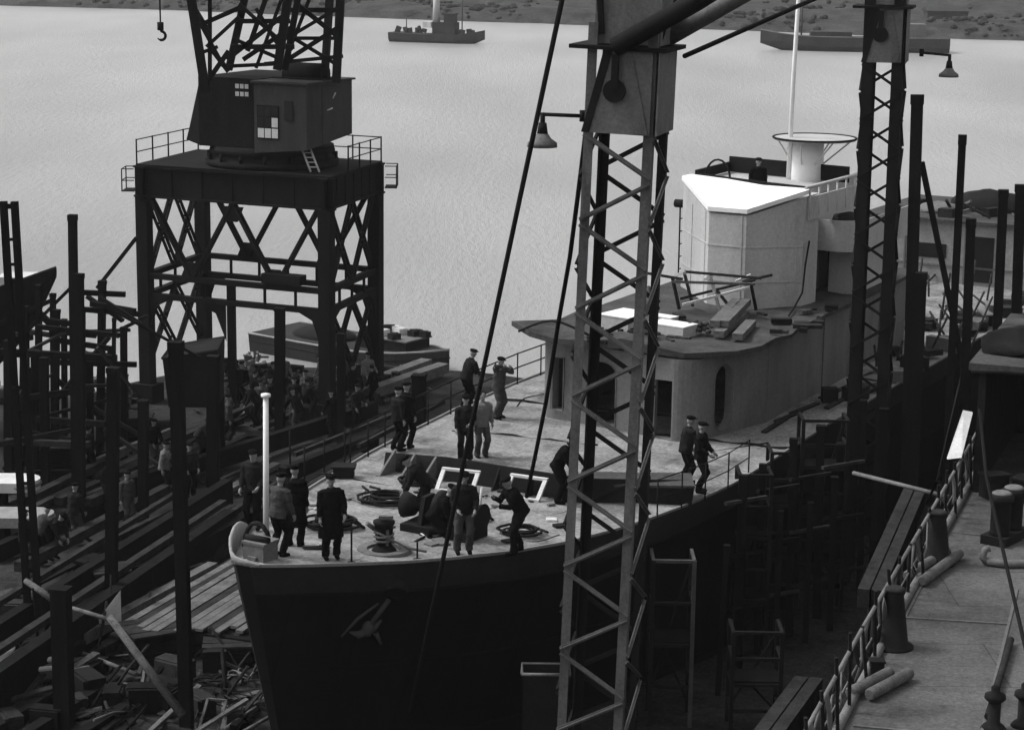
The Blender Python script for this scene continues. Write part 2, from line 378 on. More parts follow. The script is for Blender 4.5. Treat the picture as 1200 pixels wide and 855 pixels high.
# wheelhouse block (the curved house) with real openings
def apply_bool(o, cutters):
    for c_ in cutters:
        m = o.modifiers.new('b', 'BOOLEAN'); m.object = c_; m.operation = 'DIFFERENCE'; m.solver = 'EXACT'
    dg = bpy.context.evaluated_depsgraph_get(); me = bpy.data.meshes.new_from_object(o.evaluated_get(dg))
    o.modifiers.clear(); o.data = me
    for c_ in cutters: bpy.data.objects.remove(c_)
def arc(cx, cy, r, a0, a1, n): return [(cx + r * cos(a0 + (a1 - a0) * i / n), cy + r * sin(a0 + (a1 - a0) * i / n)) for i in range(n + 1)]
outer = [(-2.45, 33.2), (-2.55, 19.2)] + arc(-1.85, 18.1, .72, pi, 1.5 * pi - .1, 6) + [(-.6, 17.22), (1.2, 16.95)] + arc(1.95, 17.4, .6, 1.5 * pi, 2 * pi - .2, 7) + [(3.2, 20.3), (2.72, 33.2)]
inner = [(-2.25, 33.0), (-2.35, 19.2)] + arc(-1.7, 18.25, .62, pi, 1.5 * pi - .1, 6) + [(-.6, 17.42), (1.2, 17.15)] + arc(1.8, 17.5, .5, 1.5 * pi, 2 * pi - .2, 7) + [(2.98, 20.3), (2.5, 33.0)]
mb = MB(); n = len(outer)
vs = [(p[0], p[1], dz(p[1]) - .02) for p in outer] + [(p[0], p[1], 10.76) for p in outer] + [(p[0], p[1], dz(p[1]) - .02) for p in inner] + [(p[0], p[1], 10.76) for p in inner]
fs = []
for i in range(n):
    j = (i + 1) % n
    fs += [(i, j, n + j, n + i), (2 * n + j, 2 * n + i, 3 * n + i, 3 * n + j), (n + i, n + j, 3 * n + j, 3 * n + i), (j, i, 2 * n + i, 2 * n + j)]
mb.add(vs, fs)
house = mb.build('house_wall', M['house'], ship)
mb = MB()
for k_ in (.36, .78):
    x_, y_ = 3.2 - .48 * k_, 20.3 + 12.9 * k_; mb.bar((x_ + .005, y_, dz(y_)), (x_ + .005, y_, 10.74), .04, .06, upv=(1, 0, 0))
mb.bar((3.2, 20.3, 9.35), (2.72, 33.2, 9.35), .03, .05); mb.bar((3.2, 20.3, dz(21)), (3.2, 20.3, 10.75), .06, .06)
mb.build('wall_seam', M['house'], house)
def cutter(c, yaw, w, h, kind='round'):
    # prism along the local normal, outline in the wall plane
    t = Vector((cos(yaw), sin(yaw), 0)); nn = Vector((-sin(yaw), cos(yaw), 0)); c = Vector(c); pr = []
    r = w / 2
    if kind == 'capsule':
        pr = [(r * cos(a), h / 2 - r + r * sin(a)) for a in [pi * i / 8 for i in range(9)]] + [(r * cos(a), -h / 2 + r + r * sin(a)) for a in [pi + pi * i / 8 for i in range(9)]]
    elif kind == 'arch':
        pr = [(r * cos(a), h / 2 - r * .6 + r * .6 * sin(a)) for a in [pi * i / 8 for i in range(9)]] + [(-r, -h / 2), (r, -h / 2)]
    else: pr = [(r, h / 2), (-r, h / 2), (-r, -h / 2), (r, -h / 2)]
    P = [c + t * a + Vector((0, 0, b_)) for a, b_ in pr]
    m_ = MB(); m_.slab([p - nn * .8 for p in P], nn * 1.6)
    return m_.build('cut', M['dark'], ship), P, nn
openings = [((-1.85, 17.35, 9.55), -.12, .42, 1.5, 'rect'), ((-.38, 17.2, 9.5), -.15, .92, 1.75, 'arch'), ((1.62, 16.9, 9.35), .05, .55, 1.6, 'rect'), ((2.76, 18.25, 9.55), 1.3, .82, 1.85, 'capsule')]
cs = []; frames = []
for a in openings: c_, P, nn = cutter(*a); cs.append(c_); frames.append((P, nn))
bpy.context.view_layer.update(); apply_bool(house, cs)
for P, nn in frames:
    mb = MB(); q = [p - nn * .03 for p in P]
    mb.tube(q + [q[0]], .016, 6); mb.build('opening_rim', M['house'], house)
# roof with wavy overhanging edge, upswept at the left front tip
ro = [(-2.95, 33.6), (-2.95, 31.6), (-2.95, 29.6)] + [(-3.0 - .06 * sin(i * 2.1), 29.6 - i) for i in range(1, 11)] + [(-3.35, 17.35), (-2.5, 16.85), (-1.6, 16.65), (-.6, 16.6), (.4, 16.75), (1.3, 16.72), (2.2, 16.85), (2.8, 17.3), (3.2, 18.0), (3.55, 18.9), (3.5, 19.5), (3.42, 20.2), (3.5, 21.2), (3.32, 22.4), (3.36, 23.2), (3.22, 24.6), (3.26, 26.4), (3.14, 28), (3.1, 29.6), (3.0, 31.6), (2.9, 33.6)]
def rz(x, y):
    k = max(0, 1 - hypot(x + 3.35, y - 17.0) / 1.6); return .38 * k * k
def rwav(x, y): return .035 * sin(x * 2.3 + y * 1.9) + .2 * exp(-((x - .4) / 1.5) ** 2) * max(0, min(1, (19.5 - y) / 2))
mb = MB(); cen = (0.2, 23)
rings = [1, .93, .8, .6, .3]; n = len(ro); vs = []
for k in rings:
    for x, y in ro:
        X, Y = cen[0] + (x - cen[0]) * k, cen[1] + (y - cen[1]) * k; vs.append((X, Y, 10.93 + rz(X, Y) + rwav(X, Y) + .05 * noise.noise((X, Y, 3))))
vs.append((*cen, 10.95)); base = len(vs)
fs = []
for j in range(len(rings) - 1):
    for i in range(n): fs.append((j * n + i, j * n + (i + 1) % n, (j + 1) * n + (i + 1) % n, (j + 1) * n + i))
for i in range(n): fs.append(((len(rings) - 1) * n + i, (len(rings) - 1) * n + (i + 1) % n, base - 1))
lo = [(x, y, 10.8 + rz(x, y) + .35 * rwav(x, y)) for x, y in ro] + [(cen[0] + (x - cen[0]) * .86, cen[1] + (y - cen[1]) * .86, 10.765) for x, y in ro]
vs += lo
for i in range(n):
    j = (i + 1) % n; fs.append((j, i, base + i, base + j)); fs.append((base + j, base + i, base + n + i, base + n + j))
fs.append(tuple(base + n + i for i in range(n))[::-1])
mb.add(vs, fs); roof = mb.build('house_roof', M['roof'], ship)
mb = MB()
wv = [(-2.9 + i * .35, 16.95 + .12 * sin(i), 10.98 + .42 * sin(pi * min(1, i / 7)) ** 1.0) for i in range(8)]
mb.tube(wv, .035, 6); mb.build('curved_visor_rail', M['dark'], roof)


# bridge: wedge fronted block with sloping white top
bp_ = [(-2.3, 31.5), (-2.3, 26.3), (-.35, 23.95), (.85, 23.95), (2.2, 25.1), (2.2, 26.3), (1.45, 26.3), (1.45, 31.5)]
def btop(x, y): return 13.88 + .55 * max(0, min(1, max((-.35 - x) / 1.95, (x - .85) / 1.35, (y - 23.95) / 2.2)))
mb = MB(); mb.prism(bp_, 10.7, lambda x, y: btop(x, y) - .2)
bridge = mb.build('bridge_wall', M['bridge'], ship)
mb = MB()
for a, b_ in zip(bp_[1:4], bp_[2:5]):
    a, b_ = Vector((*a, 0)), Vector((*b_, 0)); nn = Vector((-(b_ - a).y, (b_ - a).x, 0)).normalized(); nn = nn if nn.y < 0 or nn.x > .5 else -nn; k_ = max(1, int((b_ - a).length / 1.4))
    for i in range(1, k_ + 1):
        q = a.lerp(b_, i / k_ - .12); mb.bar(q + Vector((0, 0, 10.8)), q + Vector((0, 0, 13.7)), .05, .035, upv=nn)
    for z in (11.7, 12.75): mb.bar(a + Vector((0, 0, z)), b_ + Vector((0, 0, z)), .03, .04)
mb.build('plate_seam', M['bridge'], bridge)
FA, FB, BA, BB = (-.38, 23.9), (.88, 23.9), (-.9, 26.4), (.5, 25.95)
mb = MB()
for q_ in ([FA, FB, BB, BA], [(-2.34, 26.25), FA, BA, (-2.34, 26.9)], [FB, (2.25, 25.06), (2.2, 25.6), BB]):
    mb.slab([(x, y, btop(x, y)) for x, y in q_], (0, 0, -.13))
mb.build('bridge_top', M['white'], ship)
mb = MB()
for a, b_ in [((-2.2, 26.98), (-.9, 26.5)), ((-.9, 26.5), (.5, 26.05)), ((.5, 26.05), (2.1, 25.68))]: mb.bar((*a, 14.42), (*b_, 14.42), .08, .1)
mb.bar((-2.2, 29.6, 14.5), (2.1, 29.0, 14.5), .08, .5); mb.bar((-2.2, 27.0, 14.4), (-2.2, 29.6, 14.42), .08, .3)
mb.build('bridge_bulwark', M['dark'], ship)
mb = MB(); mb.tube([(-1.55 + .42 * cos(pi * i / 10) * -1, 27.2, 14.3 + .6 * sin(pi * i / 10)) for i in range(11)], .035, 6); mb.build('bridge_hoop', M['dark'], ship)
# bridge wing and its rail, recess and doors
mb = MB(); wing = [(1.46, 26.95), (2.5, 26.85)] + arc(2.5, 27.6, .75, -pi / 2, 0, 6) + [(3.25, 31.5), (1.46, 31.5)]
mb.prism(wing, 12.4, 12.55); wn = mb.build('bridge_wing', M['bridge'], ship)
mb = MB()
for (a, b_) in zip(wing[:-1], wing[1:-1]): mb.slab([(a[0], a[1], 12.55), (b_[0], b_[1], 12.55), (b_[0], b_[1], 13.35), (a[0], a[1], 13.35)], Vector((-(b_[1] - a[1]), b_[0] - a[0], 0)).normalized() * .05)
mb.build('wing_bulwark', M['bridge'], wn)
mb = MB(); mb.prism([(1.95, 28.0), (2.75, 28.0), (2.75, 31.4), (1.95, 31.4)], 10.6, 12.39); mb.build('bridge_annex', M['bridge'], ship)
mb = MB(); mb.box((1.7, 29.2, 11.6), (.5, .06, 1.5)); mb.build('annex_door', M['dark'], ship)
mb = MB(); mb.slab([(2.2, 25.3, 13.5), (2.3, 29.0, 13.5), (2.3, 29.0, 14.2), (2.2, 25.3, 14.2)], (.05, 0, 0)); mb.build('side_screen', M['bridge'], ship)
mb = MB(); mb.tube([(2.22, 25.1, 14.5), (2.33, 29.0, 14.52), (2.0, 30.5, 14.52)], .05, 6)
for i in range(6): mb.tube([(2.24 + .02 * i, 25.4 + i * .7, 13.6), (2.24 + .02 * i, 25.4 + i * .7, 14.5)], .03, 5)
mb.build('bridge_rail', M['offwhite'], ship)
mb = MB(); mb.lathe((2.6, 27.9, 13.2), [(.5, 0), (.55, .05), (.5, .2), (.1, .3)], 14); mb.build('wing_lookout_cover', M['dark'], ship)
mb = MB(); mb.tube([(-2.3, 26.7, 13.5), (-2.75, 26.7, 13.5)], .13, 8); mb.build('side_lamp', M['dark'], ship); mb = MB(); mb.tube([(-2.36, 26.8, 13.6), (-2.62, 26.8, 13.6), (-2.62, 26.8, 11.2)], .025, 6); mb.tube([(-2.36, 27.1, 11.9), (-2.62, 27.1, 11.9), (-2.62, 27.1, 13.6)], .025, 6)
for i in range(6): mb.tube([(-2.62, 26.8, 11.4 + i * .4), (-2.62, 27.1, 11.4 + i * .4)], .02, 5)
mb.build('side_ladder', M['dark'], ship)
# mast with round lookout platform
mc = Vector((.62, 29.2, 0))
mb = MB(); mb.lathe(mc, [(.55, 13.2), (.52, 14.6), (.50, 15.5)], 20); mast = mb.build('mast', M['white'], ship)
mb = MB(); mb.lathe(mc + Vector((.22, 0, 0)), [(1.28, 15.5), (1.3, 15.52), (1.3, 15.55), (1.26, 15.56)], 28); lp_ = mb.build('lookout_platform', M['bridge'], mast)
mb = MB(); mb.tube([mc + Vector((.22 + 1.3 * cos(2 * pi * i / 32), 1.3 * sin(2 * pi * i / 32), 15.56)) for i in range(33)], .035, 6); mb.build('platform_rim', M['dark'], lp_)
mb = MB()
for a in (0.3, 1.4, 2.6, 3.6, 4.7, 5.6):
    mb.tube([mc + Vector((.45 * cos(a), .45 * sin(a), 14.7)), mc + Vector((.22 + 1.15 * cos(a), 1.15 * sin(a), 15.5))], .025, 5)
mb.build('platform_strut', M['offwhite'], mast)
mb = MB(); mb.tube([mc + Vector((-.5, -.3, 13.4)), mc + Vector((-.45, -.3, 17.5)), mc + Vector((-.30, -.25, 24))], [.085, .075, .05], 8); mb.build('pole_mast', M['white'], mast)
# aft deckhouse
mb = MB(); mb.prism([(-3.2, 45.6), (3.2, 45.6), (3.4, 52), (-3.2, 52)], 8.4, 10.9); ah = mb.build('aft_house_wall', M['palegrey'], ship)
mb = MB(); mb.prism([(-3.4, 45.4), (3.45, 45.4), (3.6, 52.2), (-3.4, 52.2)], 10.9, 11.02); mb.build('aft_house_roof', M['roof'], ah)
mb = MB(); mb.box((1.5, 45.585, 9.55), (.85, .06, 1.75)); mb.build('aft_door', M['dark'], ah)
mb = MB(); mb.box((-.55, 45.585, 9.75), (1.2, .06, .55)); mb.build('aft_window', M['dark'], ah)
mb = MB(); mb.bar((-3.2, 45.58, 9.2), (3.2, 45.58, 9.2), .05, .08); mb.bar((.8, 45.57, 8.5), (.8, 45.57, 10.9), .06, .06); mb.bar((-1.6, 45.57, 8.5), (-1.6, 45.57, 10.9), .06, .06); mb.build('wall_batten', M['grey'], ah)
# railings
def railing(name, pts, h, m, parent=None, posts=1.5, wires=(1, .55), r=.022, rp=.028):
    o = None; st = MB(); wr = MB(); acc = 0; lens = []
    P = [Vector(p) for p in pts]
    for a, b_ in zip(P, P[1:]):
        n = max(1, round((b_ - a).length / posts))
        for i in range(n): q = a.lerp(b_, i / n); lens.append(q)
    lens.append(P[-1])
    for w in wires: wr.tube([q + Vector((0, 0, h * w)) for q in lens], r, 5)
    return lens, wr
pts = [(hb(s_)[0] + .08, s_, dz(s_)) for s_ in (9.5, 12, 15, 18, 21, 24, 27, 30)]
lens, wr = railing('x', pts, .95, None, posts=1.6)
rl = wr.build('left_railing', M['dark'], ship); rl.name = 'deck_railing'
for q in lens:
    mb = MB(); mb.tube([q, q + Vector((0, 0, .97))], .022, 5); mb.build('stanchion', M['dark'], rl)
pts = [L(on_deck(*p)) for p in [(770, 606), (826, 585), (853, 572), (877, 556)]]
lens, wr = railing('x', pts, .9, None, posts=1.3, wires=(1, .5), r=.014)
rl = wr.build('deck_railing', M['wire'], ship)
for q in lens:
    mb = MB(); mb.tube([q, q + Vector((0, 0, .92))], .02, 5); mb.build('stanchion', M['dark'], rl)
for p, h in [((412, 660), .9), ((489, 656), .45), ((340, 545), .9), ((357, 570), 1.0), ((380, 555), .9), ((404, 545), 1.0)]:
    q = L(on_deck(*p)); mb = MB(); mb.tube([q, q + Vector((0, 0, h))], .022, 6); mb.tube([q, q + Vector((0, 0, .03))], .09, 8); mb.build('stanchion', M['dark'], ship)
# breakwater with triangular brackets
bwp = [L(on_deck(*p)) for p in [(448, 552), (520, 566), (680, 592), (810, 588)]]
mb = MB()
for a, b_, h0, h1 in zip(bwp, bwp[1:], (.45, .62, .62), (.62, .62, .5)):
    mb.slab([a - Vector((0, 0, .05)), b_ - Vector((0, 0, .05)), b_ + Vector((0, .15, h1)), a + Vector((0, .15, h0))], (0, .06, 0))
brk = mb.build('breakwater', M['dark'], ship)
for i in range(3):
    q = bwp[0].lerp(bwp[1], .18 + i * .33); mb = MB(); mb.slab([q, q + Vector((-.05, -.75, 0)), q + Vector((0, .05, .62))], (.06, 0, 0)); mb.build('bracket', M['grey'], brk)
for t in (.15, .4, .65, .9):
    q = bwp[1].lerp(bwp[2], t); mb = MB(); mb.slab([q, q + Vector((0, -.4, 0)), q + Vector((0, .05, .6))], (.05, 0, 0)); mb.build('bracket', M['dark'], brk)
q = (bwp[2] + bwp[3]) / 2; mb = MB(); mb.box((q.x - .1, q.y + .55, dz(q.y) + .2), (2.3, 1.1, .46), Matrix.Rotation(.5, 3, 'Z')); hc_ = mb.build('hatch_coaming', M['dark'], ship)
mb = MB(); mb.box((q.x - .1, q.y + .55, dz(q.y) + .45), (2.4, 1.2, .06), Matrix.Rotation(.5, 3, 'Z')); mb.build('hatch_cover', M['roof'], hc_)
# deck plate joints that stand a little proud, and a coaming of the main deck step
mb = MB()
for p, q in [((590, 470), (870, 500)), ((535, 505), (700, 525)), ((770, 512), (930, 528))]:
    a, b_ = L(on_deck(*p)), L(on_deck(*q)); mb.tube([a + (b_ - a) * (i / 12) + Vector((0, 0, .06 + .03 * sin(i * 1.7))) for i in range(13)], .035, 5)
mb.build('deck_pipe', M['dark'], ship)

# ------------------------------------------------------------------ things standing on the ship
def dpt(px, py): return on_deck(px, py) + Vector((0, 0, .03))
def rope(pts, r, m, name, label, cat, group=None, n=5):
    q = pts[0]; mb = MB(); mb.tube(pts, r, n); return single(mb, name, m, label, cat, q, group)
# jackstaff
p = dpt(312, 648); mb = MB(); mb.tube([(0, 0, 0), (.03, 0, 3.28)], [.065, .055], 10); mb.lathe((.03, 0, 3.26), [(.05, 0), (.1, .02), (.1, .08), (.02, .1)], 12)
t = thing('jackstaff', 'white pole with round cap standing upright at the very bow', 'flagpole', p); mb.build('pole', M['white'], t)
mb = MB(); mb.tube([(0, 0, 0), (0, 0, .25)], .1, 8); mb.box((0, 0, .03), (.3, .3, .06)); mb.build('foot', M['grey'], t)
# ring with capstan at the bow
p = dpt(450, 648); t = thing('capstan', 'stubby capstan in a round flanged ring on the foredeck', 'capstan', p)
mb = MB(); pr = [(.38, .0), (.55, .0), (.55, .08), (.38, .08), (.38, 0)]; mb.tube([Vector((0, 0, 0))] * 1 + [Vector((0, 0, .01))], .36, 20)
mb.v = []; mb.f = []; mb.m = []; mb.sm = []
n = 24
for r_, z in [(.36, .01), (.36, .09), (.56, .09), (.58, .02), (.58, 0)]:
    for k in range(n): mb.v.append(Vector((r_ * cos(2 * pi * k / n), r_ * sin(2 * pi * k / n), z)))
for j in range(4):
    for k in range(n): mb.f.append((j * n + k, (j + 1) * n + k, (j + 1) * n + (k + 1) % n, j * n + (k + 1) % n)); mb.m.append(0); mb.sm.append(False)
mb.build('flange', M['grey'], t)
mb = MB(); mb.lathe((0, 0, 0), [(.3, .0), (.22, .1), (.13, .2), (.13, .45), (.2, .58), (.23, .62), (.23, .68), (.1, .72)], 14); mb.build('barrel', M['dark'], t)
for k in range(6):
    a = k * pi / 3; mb = MB(); mb.bar((.13 * cos(a), .13 * sin(a), .15), (.17 * cos(a), .17 * sin(a), .52), .05, .05); mb.build('whelp', M['grey'] if k % 2 else M['dark'], t)
mb = MB(); mb.tube([(.2 * cos(k * .8), .2 * sin(k * .8), .2 + .012 * k) for k in range(22)] + [(.5, -.1, .12), (.9, -.15, .06)], .028, 5); mb.build('rope_turns', M['rope_pale'], t)
mb = MB(); mb.box((.05, -.12, .8), (.3, .1, .05)); mb.tube([(-.2, 0, .5), (-.35, -.1, .65)], .05); mb.build('pawl', M['grey'], t)
# windlass
p = dpt(520, 628); t = thing('windlass', 'big dark anchor windlass among workers on the foredeck', 'windlass', p, -SA)
mb = MB(); mb.box((0, 0, .12), (1.7, .9, .24)); mb.build('bed', M['dark'], t)
mb = MB(); mb.tube([(-1.0, 0, .55), (-.75, 0, .55), (-.74, 0, .55), (.74, 0, .55), (.75, 0, .55), (1.0, 0, .55)], [.3, .22, .1, .1, .22, .3], 14); mb.build('drum', M['dark'], t)
for x in (-.45, .45): mb = MB(); mb.slab([(x, -.4, .2), (x, .4, .2), (x, .2, .85), (x, -.2, .85)], (.1, 0, 0)); mb.build('cheek', M['dark'], t)
mb = MB(); mb.tube([(-.1, 0, .55), (.1, 0, .55)], .45, 18); mb.build('gear_wheel', M['dark'], t)
mb = MB(); mb.tube([(.7, .3, .3), (.75, .35, 1.1)], .03); mb.build('brake_lever', M['offwhite'], t)
# rope coils
def coil(px, py, R, turns, m, label, h=.12, group='rope coils on the foredeck'):
    p = dpt(px, py); pts = []; random.seed(px)
    for i in range(turns * 14): a = 2 * pi * i / 14; k = i / (turns * 14); pts.append(Vector(((R * (1 - .55 * abs(sin(k * 9)))) * cos(a) * 1.25, R * (1 - .5 * abs(sin(k * 9))) * sin(a), .04 + h * k + random.uniform(0, .03))))
    mb = MB(); mb.tube(pts, .032, 5); o = mb.build('rope_coil', m); o.location = p; tag(o, label, 'rope', group)
coil(456, 592, .62, 8, M['rope'], 'large dark rope coil behind the capstan on the foredeck', .2)
coil(486, 570, .42, 6, M['rope'], 'small dark rope coil nearest the triangular brackets')
coil(612, 628, .45, 5, M['rope'], 'rope coil on the deck at the feet of the bending man')
coil(390, 622, .55, 8, M['rope'], 'dark rope heap beside the man in the black coat', .25)
coil(705, 493, .4, 5, M['rope'], 'rope coil against the foot of the pale wheelhouse wall')
coil(545, 612, .5, 6, M['rope'], 'rope coil in front of the windlass')
# loose ropes and hoses on the deck
def deckrope(pix, r, m, label, group='ropes trailing over the ship deck'):
    P = [dpt(*q) for q in pix]; out = []
    for i in range(len(P) - 1):
        for k in range(5):
            t_ = k / 5; a = P[max(i - 1, 0)]; b_ = P[i]; c_ = P[i + 1]; d_ = P[min(i + 2, len(P) - 1)]
            out.append(.5 * ((2 * b_) + (c_ - a) * t_ + (2 * a - 5 * b_ + 4 * c_ - d_) * t_ * t_ + (3 * b_ - a - 3 * c_ + d_) * t_ ** 3))
    out.append(P[-1]); rope(out, r, m, 'deck_rope', label, 'rope', group)
deckrope([(415, 563), (440, 568), (470, 572), (500, 570), (530, 575)], .03, M['rope'], 'thick dark rope running from the foredeck hatch box towards the breakwater')
deckrope([(430, 575), (425, 585), (445, 590), (470, 582), (505, 590)], .025, M['rope'], 'looping rope just aft of the large coil')
deckrope([(358, 600), (378, 596), (405, 592), (430, 600), (455, 605), (480, 598)], .022, M['rope'], 'thin rope passing behind the man in the black coat')
deckrope([(360, 640), (385, 636), (420, 620), (452, 612)], .025, M['rope'], 'rope between the jackstaff and the capstan')
deckrope([(530, 506), (590, 522), (650, 528), (700, 524)], .03, M['rope'], 'long rope across the deck between breakwater and wheelhouse')
deckrope([(606, 478), (615, 468), (640, 462), (655, 450)], .03, M['rope'], 'bent hose lying left of the wheelhouse front')
deckrope([(480, 585), (520, 582), (560, 588), (600, 586), (650, 592)], .025, M['rope_pale'], 'pale rope along the foot of the breakwater')
deckrope([(560, 640), (590, 630), (625, 636), (655, 628)], .022, M['rope_pale'], 'pale rope running to the right deck edge near the lattice mast')
random.seed(55)
for i in range(60):
    px, py = random.uniform(360, 660), random.uniform(560, 650)
    if px < 430 and py < 585: continue
    p = dpt(px, py); q = L(p)
    if not (hb(q.y)[0] + .3 < q.x < hb(q.y)[1] - .25): continue
    mb = MB()
    if i % 3: mb.box((0, 0, .03), (random.uniform(.08, .3), random.uniform(.1, .6), random.uniform(.03, .12)))
    else: mb.tube([(0, 0, .03), (random.uniform(.2, .6), random.uniform(-.2, .2), .04)], .03, 5)
    lone(mb, 'deck_scrap', random.choice([M['dark'], M['plankdark'], M['rope'], M['grey'], M['offwhite']]), 'small tool or offcut lying on the foredeck', 'scrap', p, 'scrap on the foredeck', random.uniform(0, 3))
deckrope([(370, 612), (392, 606), (415, 612), (432, 606)], .03, M['rope'], 'short thick rope lying by the large dark coil')
deckrope([(465, 625), (485, 618), (500, 640), (530, 645)], .02, M['rope'], 'thin rope from the capstan to the deck edge before the windlass')
deckrope([(575, 610), (600, 602), (640, 606), (668, 600)], .03, M['rope'], 'dark rope behind the bending man at the right')
deckrope([(440, 560), (470, 556), (500, 560), (515, 572)], .022, M['rope'], 'thin rope just in front of the triangular brackets')
deckrope([(700, 540), (740, 530), (790, 536), (850, 528), (900, 520)], .03, M['rope'], 'long rope crossing the deck in front of the oval window')
# hatch box
p = dpt(403, 560); mb = MB(); mb.box((0, 0, .13), (.5, .4, .26)); mb.box((0, 0, .28), (.6, .5, .05)); lone(mb, 'hatch_box', M['dark'], 'small flat topped hatch box near the left deck edge', 'hatch', p)
# white window frames leaning on the breakwater
def win_frame(px, py, label, rot):
    p = dpt(px, py); w, h, t_ = .98, .62, .1; R = Matrix.Rotation(-.85, 4, 'X'); mb = MB()
    for a, b_ in [((-w / 2, 0, 0), (w / 2, 0, 0)), ((-w / 2, 0, h), (w / 2, 0, h)), ((-w / 2 + t_ / 2, 0, 0), (-w / 2 + t_ / 2, 0, h)), ((w / 2 - t_ / 2, 0, 0), (w / 2 - t_ / 2, 0, h))]:
        mb.bar(R @ Vector(a), R @ Vector(b_), t_, .06)
    mb.v = [v + Vector((0, 0, .06)) for v in mb.v]
    lone(mb, 'window_frame', M['offwhite'], label, 'frame', p, 'white frames leaning on the breakwater', rot)
win_frame(532, 580, 'white rectangular frame leaning on the breakwater beside the tall man in dungarees', -.35)
win_frame(610, 588, 'white rectangular frame leaning on the breakwater behind the bending man', -.45)
# boxes, planks and trestle on the wheelhouse roof
def roofp(px, py): return atz(px, py, 10.98)
for px, py, sz, lb in [(733, 385, (1.0, 1.2, .42), 'white topped box on the left of the wheelhouse roof'), (788, 392, (1.15, .7, .3), 'low white topped box on the wheelhouse roof in front of the trestle'), (775, 376, (.9, .4, .14), 'thin white board lying behind the low white box on the roof')]:
    t = thing('locker', lb, 'box', roofp(px, py), -SA - .15)
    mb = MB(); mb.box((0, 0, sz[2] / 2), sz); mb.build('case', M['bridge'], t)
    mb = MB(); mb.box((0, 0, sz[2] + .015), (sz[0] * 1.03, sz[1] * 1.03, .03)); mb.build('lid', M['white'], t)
mb = MB()
for i in range(26):
    a = i * .9; mb.ell((.33 * cos(a) * (i % 3) / 2, .28 * sin(a) * (i % 3) / 2, .1 + .06 * (i % 4)), (.09, .08, .07), 6, 4)
lone(mb, 'stone_heap', M['rubble'], 'heap of pale lumps on the roof beside the stacked planks', 'heap', roofp(820, 391))
for i, (p0, p1, z, w_, lb) in enumerate([((842, 396), (872, 371), 0, .3, 'lower beam of the stack on the wheelhouse roof'), ((837, 392), (863, 365), .2, .28, 'upper left beam of the stack on the wheelhouse roof'), ((848, 392), (874, 365), .2, .28, 'upper right beam of the stack on the wheelhouse roof'), ((864, 399), (880, 382), 0, .3, 'short beam lying right of the stack on the wheelhouse roof')]):
    a, b_ = roofp(*p0) + Vector((0, 0, z + .1)), roofp(*p1) + Vector((0, 0, z + .1)); mb = MB(); mb.bar(Vector((0, 0, 0)), b_ - a, w_, .18); lone(mb, 'beam', M['plank'], lb, 'beam', a, 'beams on the wheelhouse roof')
t = thing('timber_trestle', 'light timber trestle frame lying on the roof before the bridge', 'trestle', roofp(845, 362), -SA)
W = lambda px, py, z: t.matrix_world.inverted() @ atz(px, py, z)
bpy.context.view_layer.update()
fr = [((787, 330, 11.9), (885, 333, 11.9)), ((800, 318, 12.2), (892, 326, 12.2)), ((797, 350, 11.3), (885, 328, 11.9)), ((800, 357, 11.2), (880, 336, 11.7)), ((788, 325, 12.0), (796, 362, 11.0)), ((802, 320, 12.2), (812, 358, 11.0)), ((832, 322, 12.1), (843, 362, 11.0)), ((880, 332, 11.9), (886, 363, 11.0)), ((840, 340, 11.6), (860, 366, 11.0)), ((788, 325, 12), (803, 317, 12.25)), ((826, 328, 12), (842, 317, 12.3)), ((862, 330, 12), (880, 322, 12.2)), ((758, 320, 12.1), (800, 327, 12.0)), ((760, 335, 11.4), (762, 350, 11.0)), ((870, 330, 11.8), (905, 322, 12.0))]
for i, (a, b_) in enumerate(fr):
    mb = MB(); mb.bar(W(*a), W(*b_), .08, .07); mb.build('rail' if i < 4 else 'leg' if i < 9 else 'spar', M['offwhite'] if i in (3, 6, 9, 10, 11) else M['plank'] if i in (0, 5, 13) else M['plankdark'], t)
cable_r = [S(2.6, 23.2, 11.0), S(2.35, 24.2, 11.05), S(2.32, 24.9, 11.4), S(2.3, 25.1, 12.2), S(2.3, 25.35, 12.9)]
rope(cable_r, .03, M['rope'], 'hose', 'dark hose hanging down the bridge side wall to the roof', 'hose')
random.seed(11)
for i in range(48):
    px, py = random.uniform(690, 800), random.uniform(372, 402)
    if i > 34: px, py = random.uniform(890, 985), random.uniform(362, 395); py = min(py, 412 - (px - 890) * .45)
    mb = MB(); mb.box((0, 0, .04 + random.random() * .05), (random.uniform(.12, .4), random.uniform(.1, .7), random.uniform(.05, .14)))
    lone(mb, 'roof_scrap', random.choice([M['plankdark'], M['dark'], M['rubble']]), 'small scrap of wood or metal lying on the wheelhouse roof', 'scrap', roofp(px, py), 'scrap on the wheelhouse roof', random.uniform(0, 3))
